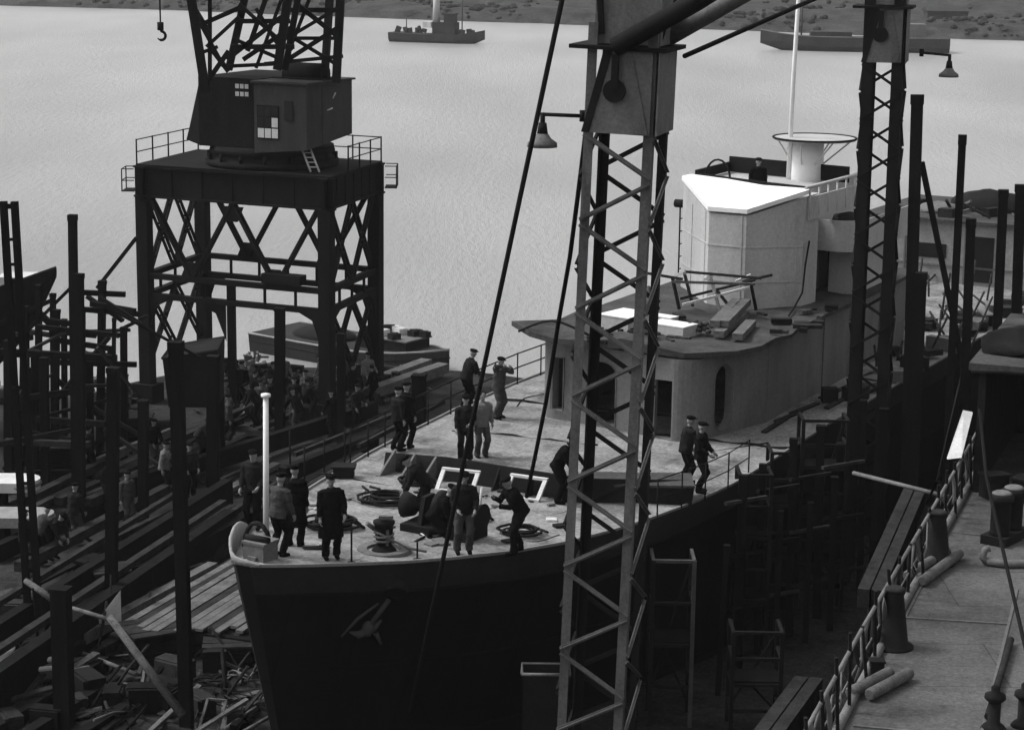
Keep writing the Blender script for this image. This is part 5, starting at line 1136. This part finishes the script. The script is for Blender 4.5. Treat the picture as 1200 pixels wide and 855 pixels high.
# littered boards, stones and offcuts
random.seed(33)
def in_yard(px, py): return True
spots = []
for i in range(330):
    px = random.uniform(-5, 318); py = random.uniform(700, 860)
    if i > 190: py = random.uniform(470, 700); px = random.uniform(-5, 300)
    if i > 270: px = random.uniform(240, 500); py = random.uniform(432, 500)
    lim = 285 if py > 660 else 270 + (650 - py) * 1.1
    if px > min(lim + (py - 660) * .2 if py > 660 else lim, 520): continue
    g = atz(px, py, GZ)
    if g.y > edgeY(g.x) - .6: continue
    spots.append((px, py, g))
km = [M['plankdark'], M['timber'], M['plankdark'], M['rubble'], M['dark'], M['timber'], M['dark'], M['plank'], M['timber'], M['plankdark']]
boards = []
for i, (px, py, g) in enumerate(spots):
    z = gz(g.x, g.y); kind = i % 5; m = random.choice(km); mb = MB(); rr = random.uniform(0, pi)
    if kind in (0, 1, 2):
        L_ = random.uniform(.5, 2.6); mb.bar((-L_ / 2, 0, .05), (L_ / 2, 0, .05 + random.uniform(0, .6) * (kind == 2)), random.uniform(.05, .2), random.uniform(.03, .1))
        if random.random() < .6: k_ = random.uniform(-.12, .12); mb.v[5].x += k_; mb.v[6].x += k_; mb.v[4].y += random.uniform(-.05, .05); mb.v[7].z += random.uniform(0, .06); rr = random.gauss(1.2, .5)
        lone(mb, 'loose_board', m, 'loose board among the litter on the yard ground left of the ship', 'board', (g.x, g.y, z), 'loose boards littering the yard', rr)
    elif kind == 3:
        mb.ell((0, 0, .06), (random.uniform(.08, .24), random.uniform(.06, .16), random.uniform(.05, .14)), 6, 4); mb.sm = [False] * len(mb.sm)
        for v in mb.v: v += noise.noise_vector(v * 9 + V3(i * 1.7, 0, 0)) * .12
        lone(mb, 'rubble_lump', M['rubble'] if i % 2 else M['dark'], 'lump of rubble on the yard ground left of the ship', 'stone', (g.x, g.y, z), 'rubble lumps littering the yard', rr)
    else:
        s3 = random.uniform(.2, .6); mb.box((0, 0, s3 / 2), (s3, s3 * 1.4, s3)); mb.box((0, 0, s3), (s3 * .7, s3 * 1.6, .06))
        lone(mb, 'timber_block', m, 'short timber block on the yard ground left of the ship', 'block', (g.x, g.y, z), 'timber blocks littering the yard', rr)
random.seed(91)
for i in range(16):
    px, py = random.uniform(10, 310), random.uniform(735, 850); g = atz(px, py, GZ + .12)
    if px > 270 + (py - 700) * .25: continue
    n_ = random.randint(14, 30); r_ = random.uniform(.2, .6); ph = random.random() * 6
    mb = MB(); mb.tube([(r_ * (1 + .4 * sin(k * .37 + ph)) * cos(k * .62), r_ * sin(k * .55 + ph), .05 + .16 * abs(sin(k * .9 + ph))) for k in range(n_)], random.uniform(.012, .026), 5)
    lone(mb, 'rope_tangle', random.choice([M['rope'], M['rope_pale'], M['plankdark']]), 'tangled rope or wire among the litter beside the ship bow', 'rope', g, 'tangles among the litter')
for i in range(40):
    px, py = random.uniform(0, 318), random.uniform(730, 855); g = atz(px, py, GZ + .1)
    if px > 275 + (py - 700) * .25: continue
    mb = MB(); d = V3(random.gauss(.3, .6), random.gauss(.6, .6), random.uniform(.05, .7)).normalized() * random.uniform(.6, 2.0); mb.tube([(0, 0, 0), d * .5 + V3(0, 0, random.uniform(-.05, .1)), d], random.uniform(.02, .05), 6)
    lone(mb, 'broken_spar', random.choice([M['plankdark'], M['timber'], M['plankdark'], M['plank'], M['dark']]), 'broken spar sticking out of the litter beside the ship bow', 'spar', g, 'broken spars in the litter')
# scrub and heaps at the quay edge under the crane
random.seed(41)
for i, (px, py, w) in enumerate([(352, 452, .9), (388, 455, .8), (425, 470, .9), (340, 480, .8), (272, 470, .9), (405, 500, .8), (150, 490, 1.0), (300, 428, 1.0), (282, 436, 1.2), (335, 450, 1.1), (360, 470, 1.0), (400, 480, 1.0), (455, 455, 1.3), (480, 462, 1.0), (130, 470, 1.0), (110, 455, .9), (310, 470, 1.4), (265, 455, 1.2)]):
    g = atz(px, py, GZ); mb = MB()
    for k in range(30):
        a = random.uniform(0, 2 * pi); r_ = w * sqrt(random.random()); h = (w - r_) * .7; mb.box((r_ * cos(a), r_ * sin(a), h * random.random() + .08), (random.uniform(.1, .5), random.uniform(.05, .2), random.uniform(.05, .25)), Matrix.Rotation(random.random() * 3, 3, 'Z') @ Matrix.Rotation(random.uniform(-.5, .5), 3, 'X'))
    o = lone(mb, 'scrap_heap', [M['dark'], M['rubble'], M['plankdark'], M['plank']][i % 4], 'heap of mixed scrap near the quay edge by the crane', 'heap', g, 'scrap heaps along the quay'); 
for i, (x0, y0, x1, y1, h) in enumerate([(440, 452, 520, 425, .3), (445, 440, 500, 420, .25)]):
    baulk(x0, y0, x1, y1, 4.6, .5, .4, ['pale squared log lying on the quay before the barge', 'second pale squared log on the quay before the barge'][i], 'plank', 'logs on the quay', 'squared_log')
# yard workers
gp = lambda px, py, z=GZ: atz(px, py, z)
person(gp(193, 580, 4.1), 1.4, 'worker in a pale jacket walking by the post left of the crane leg', coat='pale_cloth', legs='dark_cloth', lean=.12, group='workers in the yard')
person(gp(223, 582, 4.1), .5, 'dark dressed worker with pale shirt front right of the broad post', coat='dark_cloth', group='workers in the yard', hands=((-.2, -.25, .95), (.2, -.25, .95)))
person(gp(150, 618, 4.1), .8, 'worker in grey standing between two posts beside the stout post', coat='mid_cloth', legs='mid_cloth', group='workers in the yard')
person(gp(62, 655, 4.1), .9, 'worker bending low before the lower white raft, rightmost of three', coat='dark_cloth', lean=1.0, hands=((-.12, -.55, .45), (.15, -.55, .5)), group='workers in the yard')
person(gp(47, 660, 4.1), 2.6, 'bending worker in a grey coat in the middle of the three by the raft', coat='mid_cloth', lean=.7, hands=((-.2, -.5, .7), (.2, -.5, .7)), group='workers in the yard')
person(gp(30, 668, 4.1), 1.9, 'standing worker at the left end of the three by the raft', coat='dark_cloth', legs='mid_cloth', group='workers in the yard')
person(gp(345, 497, 4.1), .3, 'worker under the crane with a pale cap and shirt', coat='dark_cloth', legs='mid_cloth', group='workers in the yard', hands=((-.2, -.3, .9), (.1, -.3, 1.1)))
person(gp(268, 520, 4.1), 1.8, 'worker in dark clothes behind the hopper under the crane', coat='mid_cloth', legs='dark_cloth', group='workers in the yard')
person(gp(105, 560, 4.1), 1.2, 'worker standing in deep shade under the left staging', coat='dark_cloth', group='workers in the yard')
person(gp(300, 500, 4.1), -1.2, 'stooping worker between the hopper and the crane leg', coat='dark_cloth', lean=.6, hands=((-.12, -.5, .75), (.15, -.5, .7)), group='workers in the yard')
for i, (px, py, fc, c_, ln, lb) in enumerate([(246, 478, .6, 'dark_cloth', .1, 'worker in dark clothes on the quay just right of the hopper top'), (262, 500, 2.2, 'mid_cloth', .2, 'worker in a grey jacket right of the hopper under the crane'), (180, 548, .9, 'black_cloth', .1, 'worker in black close to the crane leg, facing the pale jacketed one'), (207, 560, 2.0, 'dark_cloth', .15, 'worker in dark clothes directly behind the broad black post'), (126, 598, 1.0, 'black_cloth', .3, 'worker in black stooping by the stout post'), (322, 478, -.4, 'dark_cloth', .1, 'worker in dark clothes left of the post in front of the barge'), (376, 486, .9, 'mid_cloth', .4, 'grey worker bending at the foot of the right crane leg'), (88, 636, 2.6, 'dark_cloth', .1, 'worker with his back turned by the lower white raft'), (412, 480, 1.7, 'black_cloth', .1, 'worker in black between the two right crane legs'), (236, 540, 1.2, 'mid_cloth', .7, 'grey worker bending over timbers right of the broad post'), (283, 478, 2.9, 'black_cloth', .1, 'worker in black at the scrap heaps beneath the crane')]):
    g = gp(px, py, 4.1)
    if g.y < edgeY(g.x) - .7: person(g, fc, lb, coat=c_, legs=random.choice(['dark_cloth', 'mid_cloth', 'black_cloth']), lean=ln, group='workers in the yard', hands=((-.2, -.2 - ln * .5, .9 - ln * .4), (.22, -.2 - ln * .5, .92 - ln * .4)), hat='cap' if i % 4 else 'hair', H=random.uniform(1.66, 1.8))
random.seed(19); nord = -1; ORD = ['first', 'second', 'third', 'fourth', 'fifth', 'sixth', 'seventh', 'eighth', 'ninth', 'tenth', 'eleventh', 'twelfth', 'thirteenth', 'fourteenth', 'fifteenth', 'sixteenth']
for i in range(16):
    px = 265 + i * 11.5 + random.uniform(-4, 4); py = random.uniform(455, 515) if px < 420 else random.uniform(462, 490); g = gp(px, py, 4.1)
    if L(g).x > hb(max(0, L(g).y))[0] - .6 or g.y > edgeY(g.x) - .7: continue
    nord += 1; c_ = ['mid_cloth', 'dark_cloth', 'pale_cloth', 'black_cloth'][i % 4]; ln = random.choice([.1, .15, .5]); wd_ = {'mid_cloth': 'grey', 'dark_cloth': 'dark', 'pale_cloth': 'pale', 'black_cloth': 'black'}[c_]
    person(g, random.uniform(-3, 3), '%s worker in a %s jacket, %s from the left in the crowd under the crane' % ('stooping' if ln > .3 else 'upright', wd_, ORD[nord]), coat=c_, legs=random.choice(['dark_cloth', 'mid_cloth', 'black_cloth']), lean=ln, group='workers in the yard', hands=((-.2, -.2 - ln * .5, .95 - ln * .4), (.22, -.25 - ln * .5, random.uniform(.8, 1.15) - ln * .4)), hat='cap' if i % 3 else 'hair', H=random.uniform(1.64, 1.8))
# ------------------------------------------------------------------ steel staging between the hulls
def staging(px, py, wpx, Y, label, rungs, pale=False, post_only=False):
    a = atY(px, py, Y); w = wpx * Y / F; b0 = V3(a.x, Y, GZ); H = a.z - GZ; t = thing('staging_tower', label, 'staging', b0, .0)
    for x in (0, w):
        for y in (0, .9):
            mb = MB(); mb.bar((x, y, 0), (x, y, H), .09, .09); mb.build('upright', M['canvas'] if pale and x > 0 and y == 0 else M['dark'], t)
    for k in range(rungs):
        z = H - .02 - k * H / rungs
        mb = MB(); mb.bar((0, 0, z), (w, 0, z), .07); mb.bar((w, 0, z), (w, .9, z), .07); mb.bar((0, 0, z), (0, .9, z), .07); mb.build('ledger', M['canvas'] if k == 0 and pale else M['dark'], t)
        if k % 2 == 0 and k: mb = MB(); mb.box((w / 2, .45, z + .06), (w, .85, .05)); mb.build('staging_board', M['timber'], t)
    mb = MB(); mb.bar((0, .9, .3), (w, .9, H - .3), .05); mb.bar((w, .9, .3), (0, .9, H * .6), .05); mb.build('cross_brace', M['dark'], t)
staging(766, 656, 50, 46.5, 'lower steel staging frame with a pale top ring right of the near mast', 4, True)
staging(868, 556, 38, 51, 'dark steel staging frame at the hull below the right deck railing', 6)
staging(942, 492, 54, 55, 'tallest dark staging frame at the hull left of the far mast', 8)
staging(905, 530, 30, 53, 'narrow staging frame between the two larger ones at the hull', 7)
staging(860, 740, 60, 46, 'low dark staging frame near the bottom beside the deck of the right ship', 4)
p = atY(640, 786, 42); b0 = V3(p.x, 42, GZ); t = thing('open_bin', 'open topped steel bin below the bow left of the near mast foot', 'bin', b0); H = p.z - GZ
mb = MB(); mb.slab([(-.5, -.2, H), (.5, -.2, H), (.5, -.2, 0), (-.5, -.2, 0)], (0, .03, 0)); mb.slab([(-.5, .4, H), (.5, .4, H), (.5, .4, 0), (-.5, .4, 0)], (0, .03, 0)); mb.slab([(-.5, -.2, H), (-.5, .4, H), (-.5, .4, 0), (-.5, -.2, 0)], (.03, 0, 0)); mb.slab([(.47, -.2, H), (.47, .4, H), (.47, .4, 0), (.47, -.2, 0)], (.03, 0, 0)); mb.build('shell', M['dark'], t)
mb = MB(); mb.tube([(-.5, -.2, H), (.5, -.2, H), (.5, .43, H), (-.5, .43, H), (-.5, -.2, H)], .035, 6); mb.build('rim', M['grey'], t)
for i, (px, py, Y, w_) in enumerate([(872, 558, 50.5, 9), (894, 545, 51.5, 8), (930, 515, 53, 9), (962, 500, 54.5, 10), (985, 520, 55.5, 9), (1012, 470, 56.5, 8), (1036, 480, 57, 10), (852, 640, 48.5, 7), (915, 600, 51, 7), (950, 590, 52.5, 7), (978, 560, 53.5, 8)]):
    post(px, py, px - 5, Y, w_, ['upright at the nearest hull side scaffold', 'second upright along the hull side scaffold', 'third upright along the hull side scaffold', 'thick upright beside the tallest staging frame', 'upright left of the far lattice mast foot', 'upright touching the far lattice mast', 'upright behind the far lattice mast', 'short upright low beside the hull', 'short upright before the staging frames', 'slim upright among the staging frames', 'slim upright nearest the bridging scaffold tube'][i], py1=720, group='uprights of the hull side scaffold', name='scaffold_upright')
for i in range(12):
    px, py = 850 + (i % 4) * 38, 590 + (i // 4) * 62 + (i % 4) * -14; Y = 50 + (i % 4) * 1.4; a = atY(px, py, Y); b_ = atY(px + 48, py - 8, Y + 1.2); mb = MB(); mb.bar((0, 0, 0), b_ - a, .09, .08); lone(mb, 'scaffold_ledger', M['dark'] if i % 3 else M['cab'], 'horizontal ledger of the dark hull side scaffold', 'beam', a, 'ledgers of the hull side scaffold')
for i, (x0, y0, x1, y1, Y0, Y1) in enumerate([(1000, 554, 1112, 582, 48, 45.5)]):
    a, b_ = atY(x0, y0, Y0), atY(x1, y1, Y1); mb = MB(); mb.tube([(0, 0, 0), b_ - a], .05 if i == 0 else .035, 7); lone(mb, 'scaffold_tube', M['grey'] if i == 0 else M['cab'], 'long scaffold tube bridging from the far mast to the right ship rail', 'tube', a)
for i, (x0, y0, x1, y1, z) in enumerate([(1020, 690, 1072, 572, 9.0), (893, 866, 948, 792, 8.6)]):
    a, b_ = atz(x0, y0, z), atz(x1, y1, z); t = thing('fender_baulk', ['long squared fender timber lying beside the right ship amidships', 'squared fender timber at the bottom edge beside the right ship'][i], 'timber', V3(a.x, a.y, GZ)); o = t.location.copy()
    mb = MB(); mb.bar(a - V3(.14, 0, .2), b_ - V3(.14, 0, .2), .24, .4); mb.bar(a - V3(-.14, 0, .22), b_ - V3(-.14, 0, .22), .24, .4); mb.build('baulk', M['plankdark'], t, o)
    for k in (.1, .5, .9): q = lerp(a, b_, k); mb = MB(); mb.bar(V3(q.x, q.y, GZ), q - V3(0, 0, .4), .25); mb.build('shore', M['timber'], t, o)
t['label'] = 'squared fender timber at the bottom edge beside the right ship'
# ------------------------------------------------------------------ neighbouring ship at the right
RT = [(3.3, 26), (4.2, 28.6), (5.72, 33.1), (7.35, 37.8), (9.65, 44.4), (12.6, 53), (15.6, 63), (18.8, 74)]
RZ = 10.0; t = thing('moored_ship', 'neighbouring ship with broad pale plated deck along the right side', 'ship', V3(18, 50, 0)); mo = t.location.copy()
mb = MB(); mb.prism(RT + [(40, 74), (40, 20), (1.5, 20)], 3.2, RZ - .012); mb.build('hull', M['hull'], t, mo)
rs = MB(); vs = []; nx = 14
for (x, y) in RT:
    for i in range(nx): vs.append((x + (40 - x) * (i / (nx - 1)) ** 1.3, y, RZ + (.012 * noise.noise((i * 1.3, y * .7, 0)) if i else 0)))
rs.add(vs, [(j * nx + i, j * nx + i + 1, (j + 1) * nx + i + 1, (j + 1) * nx + i) for j in range(len(RT) - 1) for i in range(nx - 1)]); rs.build('deck', M['quay'], t, mo)
mb = MB(); mb.tube([V3(x + .05, y, RZ + .06) for x, y in RT], .08, 6); mb.build('edge_strip', M['grey'], t, mo)
for (x0, y0, x1, y1) in [(1055, 723, 1182, 731), (1128, 625, 1200, 632), (1192, 690, 1150, 860), (1095, 655, 1060, 724), (1000, 850, 1130, 862)]:
    a, b_ = atz(x0, y0, RZ + .01), atz(x1, y1, RZ + .01); mb = MB(); mb.bar(a, b_, .05, .03); mb.build('deck_seam', M['grey'], t, mo)
a, b_ = atz(1185, 745, RZ + .15), atz(1158, 835, RZ + .15); mb = MB(); mb.tube([a - V3(0, 0, .06), b_ - V3(0, 0, .06)], .06, 8); mb.build('deck_pipe', M['plankdark'], t, mo)
# rail of the right ship with canvas scraps
mb = MB(); tp = [V3(x + .03, y, RZ + 1.0) for x, y in RT[:6]]; mb.tube(tp, .035, 7); mb.tube([p - V3(0, 0, .5) for p in tp], .015, 5); rail = mb.build('deck_railing', M['grey'], t, mo)
random.seed(4)
for (p, q) in zip(tp, tp[1:]):
    n = max(1, round((q - p).length / 1.25))
    for i in range(n):
        f_ = lerp(p, q, i / n); lean = random.uniform(-.25, .05); mb = MB(); mb.bar(f_ - V3(lean * .6, 0, 1.0), f_ + V3(0, 0, .03 + random.uniform(0, .3)), .07, .05); mb.build('stanchion', M['dark'], rail, mo)
        g_ = lerp(p, q, min(1, (i + 1) / n))
        for k in range(random.randint(2, 4)):
            u0, u1 = random.random(), random.random(); mb = MB(); p0 = lerp(f_, g_, u0); p1 = lerp(f_, g_, u1) - V3(.05, 0, random.uniform(.75, .98))
            mb.tube([p0, lerp(p0, p1, .5) - V3(random.uniform(-.08, .12), 0, .06), p1], random.uniform(.014, .035), 5); mb.build('lashing', M['rope'] if k % 3 else M['grey'], rail, mo)
        if random.random() < .5:
            u0 = random.uniform(0, .7); p0, p1 = lerp(f_, g_, u0), lerp(f_, g_, u0 + .25); h0 = random.uniform(.25, .7); vs = []; mb = MB()
            for u in range(4):
                for w_ in range(4): vs.append(lerp(p0, p1, u / 3) + V3(.03 * sin(u * 2.2 + w_) + .1 * (w_ / 3), .01 * w_, -h0 * w_ / 3 * (1 + .25 * sin(u * 2.7 + i)) + .02))
            mb.add(vs, [(u * 4 + w_, (u + 1) * 4 + w_, (u + 1) * 4 + w_ + 1, u * 4 + w_ + 1) for u in range(3) for w_ in range(3)], 0, True); mb.build('canvas_scrap', random.choice([M['canvas'], M['dark'], M['grey']]), rail, mo)
def q10(px, py): return atz(px, py, RZ + .004)
for px, py, lb in [(1046, 757, 'nearer black cone shaped ventilator inside the right ship rail'), (1097, 660, 'farther black cone shaped ventilator inside the right ship rail')]:
    v = thing('ventilator', lb, 'ventilator', q10(px, py), 0, 'cone ventilators on the right ship')
    mb = MB(); mb.lathe((0, 0, 0), [(.36, 0), (.36, .03), (.27, .05), (.145, .98), (.145, 1.0)], 18); mb.build('cone', M['dark'], v); mb = MB(); mb.lathe((0, 0, 1.0), [(.145, 0), (.175, .01), (.175, .05), (.1, .08)], 18); mb.build('cap', M['plankdark'], v)
for px, py, px2, py2, lb in [(1062, 682, 1110, 652, 'left log of the farther pair of pale rolled fenders'), (1080, 688, 1125, 654, 'right log of the farther pair of pale rolled fenders'), (995, 820, 1043, 795, 'left log of the nearer pair of pale rolled fenders'), (1018, 822, 1066, 796, 'right log of the nearer pair of pale rolled fenders')]:
    a, b_ = q10(px, py), q10(px2, py2); d = b_ - a; mb = MB(); mb.tube([V3(0, 0, .12), d * .03 + V3(0, 0, .12), d * .97 + V3(0, 0, .12), d + V3(0, 0, .1)], [.08, .1, .1, .08], 14); fo = lone(mb, 'rolled_fender', M['plank'], lb, 'fender', a, 'rolled fenders on the right ship deck')
v = thing('mooring_bitts', 'pair of stout mooring posts on one base on the right ship deck', 'bitts', q10(1178, 632), .9)
mb = MB(); mb.box((0, 0, .09), (1.15, .55, .18)); mb.build('base', M['dark'], v)
for x in (-.28, .28): mb = MB(); mb.lathe((x, 0, .18), [(.22, 0), (.2, .05), (.2, .68), (.25, .7), (.25, .8), (.2, .84)], 18); o = mb.build('post', M['dark'], v); mb = MB(); mb.lathe((x, 0, 1.02), [(.2, 0), (.2, .02), (.15, .05)], 18); mb.build('cap', M['grey'], o)
for px, py, lb in [(1164, 853, 'mushroom topped vent at the bottom right of the deck'), (1199, 850, 'second mushroom vent cut by the right picture edge')]:
    v = thing('mushroom_vent', lb, 'vent', q10(px, py)); mb = MB(); mb.lathe((0, 0, 0), [(.2, 0), (.16, .06), (.1, .1), (.1, .5)], 14); mb.build('stem', M['dark'], v); mb = MB(); mb.lathe((0, 0, .46), [(.13, 0), (.17, .04), (.16, .1), (.07, .14), (.07, .22), (.03, .26)], 14); mb.build('cap', M['dark'], v)
a = q10(1156, 662); mb = MB(); mb.tube([(0, 0, .06), (-.08, 0, .15), (-.04, .05, .3), (.06, .05, .33)], .07, 8); mb.tube([(0, 0, .08), (.3, -.15, .08), (1.4, -.05, .08), (2, .1, .08)], .08, 8); lone(mb, 'bent_pipe', M['grey'], 'pale pipe with an upturned curl lying at the right edge of the deck', 'pipe', a)
mb = MB(); mb.box((0, 0, .12), (.22, .2, .24)); mb.box((0, 0, .25), (.26, .24, .03)); lone(mb, 'small_box', M['dark'], 'small black box on deck near the nearer cone ventilator', 'box', q10(1027, 790))
a = atY(1128, 482, 45); pts = [atY(1129, 482, 46), atY(1140, 484, 46), atY(1127, 536, 44), atY(1110, 538, 44)]; mb = MB(); mb.slab([p - pts[3] for p in pts], (.0, .05, .02)); lone(mb, 'white_board', M['offwhite'], 'bright white board leaning at the top of the right ship rail', 'board', pts[3])
# shelter with black open front
v = thing('deck_shelter', 'dark open fronted shelter with a flat grey roof on the right ship', 'shelter', atz(1145, 575, RZ) + V3(-.05, 0, 0), -.36); so = v.location
sw, sd, sh_ = 6.0, 6.0, 2.75
mb = MB(); mb.box((-.0, sd / 2, sh_ / 2), (.12, sd, sh_)); mb.build('side_wall', M['dark'], v)
mb = MB(); mb.box((sw / 2, sd, sh_ / 2), (sw, .12, sh_)); mb.build('rear_wall', M['dark'], v)
mb = MB(); mb.prism([(-.25, -.25), (sw, -.25), (sw, sd + .2), (-.25, sd + .2)], sh_, sh_ + .16); mb.build('roof', M['roof'], v)
mb = MB(); mb.tube([(-.2, -.2, sh_ - .02), (.5, -.2, sh_ + .02), (sw, -.2, sh_ + .02)], .06, 6); mb.bar((.05, -.05, 0), (.05, -.05, sh_), .14); mb.build('front_frame', M['dark'], v)
for i in range(5): mb = MB(); mb.box((0, 0, .25), (.5, .4, .5)); mb.box((0, 0, .52), (.56, .46, .05)); lone(mb, 'stowed_box', M['dark'], 'dark box stowed in front of the open shelter', 'box', so + V3(.3 + i * .6, -.5 - (i % 2) * .3, 0), 'boxes by the shelter', random.random())
mb = MB(); mb.ell((0, 0, .1), (.9, .7, .45), 18, 10); mb.v = [V3(p.x, p.y, max(0, p.z)) + noise.noise_vector(p * 2.2) * .25 * (p.z > .05) for p in mb.v]; lone(mb, 'tarpaulin_bundle', M['dark'], 'dark heaped tarpaulin on the shelter roof at the right edge', 'tarpaulin', atz(1196, 412, RZ + sh_ + .16))

# ------------------------------------------------------------------ light, air, camera
SUN_EL, SUN_AZ = radians(52), radians(-78)     # sun to the left, behind cloud
w = bpy.data.worlds.new('World'); scene.world = w; w.use_nodes = True; nt = w.node_tree; bg = nt.nodes['Background']
sky = nt.nodes.new('ShaderNodeTexSky'); sky.sky_type = 'NISHITA'; sky.sun_disc = False; sky.sun_elevation = SUN_EL; sky.sun_rotation = SUN_AZ; sky.air_density = 1.0; sky.dust_density = 5.0; sky.ozone_density = 1
hs = nt.nodes.new('ShaderNodeHueSaturation'); hs.inputs['Saturation'].default_value = 0; nt.links.new(sky.outputs[0], hs.inputs['Color']); nt.links.new(hs.outputs[0], bg.inputs['Color']); bg.inputs['Strength'].default_value = .15
sl = bpy.data.lights.new('sun', 'SUN'); sl.energy = 1.5; sl.angle = radians(14); sl.color = (1, 1, 1); so_ = link(bpy.data.objects.new('sun', sl))
sd_ = Vector((sin(SUN_AZ) * cos(SUN_EL), cos(SUN_AZ) * cos(SUN_EL), sin(SUN_EL))); so_.rotation_euler = (-sd_).to_track_quat('-Z', 'Y').to_euler(); so_.location = (-60, 40, 80)
HAZE = 0.00015
if HAZE:
    hm = bpy.data.materials.new('haze'); hm.use_nodes = True; hn = hm.node_tree; hn.nodes.remove(hn.nodes['Principled BSDF']); pv = hn.nodes.new('ShaderNodeVolumePrincipled'); pv.inputs['Color'].default_value = (.95, .95, .95, 1); pv.inputs['Density'].default_value = HAZE
    hn.links.new(pv.outputs[0], hn.nodes['Material Output'].inputs['Volume'])
    mb = MB(); mb.box((0, 2900, 18.5), (8600, 6600, 43)); hz = mb.build('haze', hm); tag(hz, 'thin pale air over the river', kind='stuff')
cd = bpy.data.cameras.new('camera'); cam = link(bpy.data.objects.new('camera', cd)); scene.camera = cam
cd.sensor_width = 36; cd.lens = 36 * F / 1200; cd.clip_start = .5; cd.clip_end = 12000
cam.matrix_world = Matrix(((rt.x, up.x, -fw.x, CAM.x), (rt.y, up.y, -fw.y, CAM.y), (rt.z, up.z, -fw.z, CAM.z), (0, 0, 0, 1)))
vs_ = scene.view_settings; vs_.view_transform = 'Standard'; vs_.look = 'None'; vs_.exposure = .35; vs_.gamma = 1; vs_.use_curve_mapping = False
scene.cycles.max_bounces = 5; scene.cycles.diffuse_bounces = 3; scene.cycles.glossy_bounces = 2; scene.cycles.volume_bounces = 0; scene.cycles.use_denoising = True
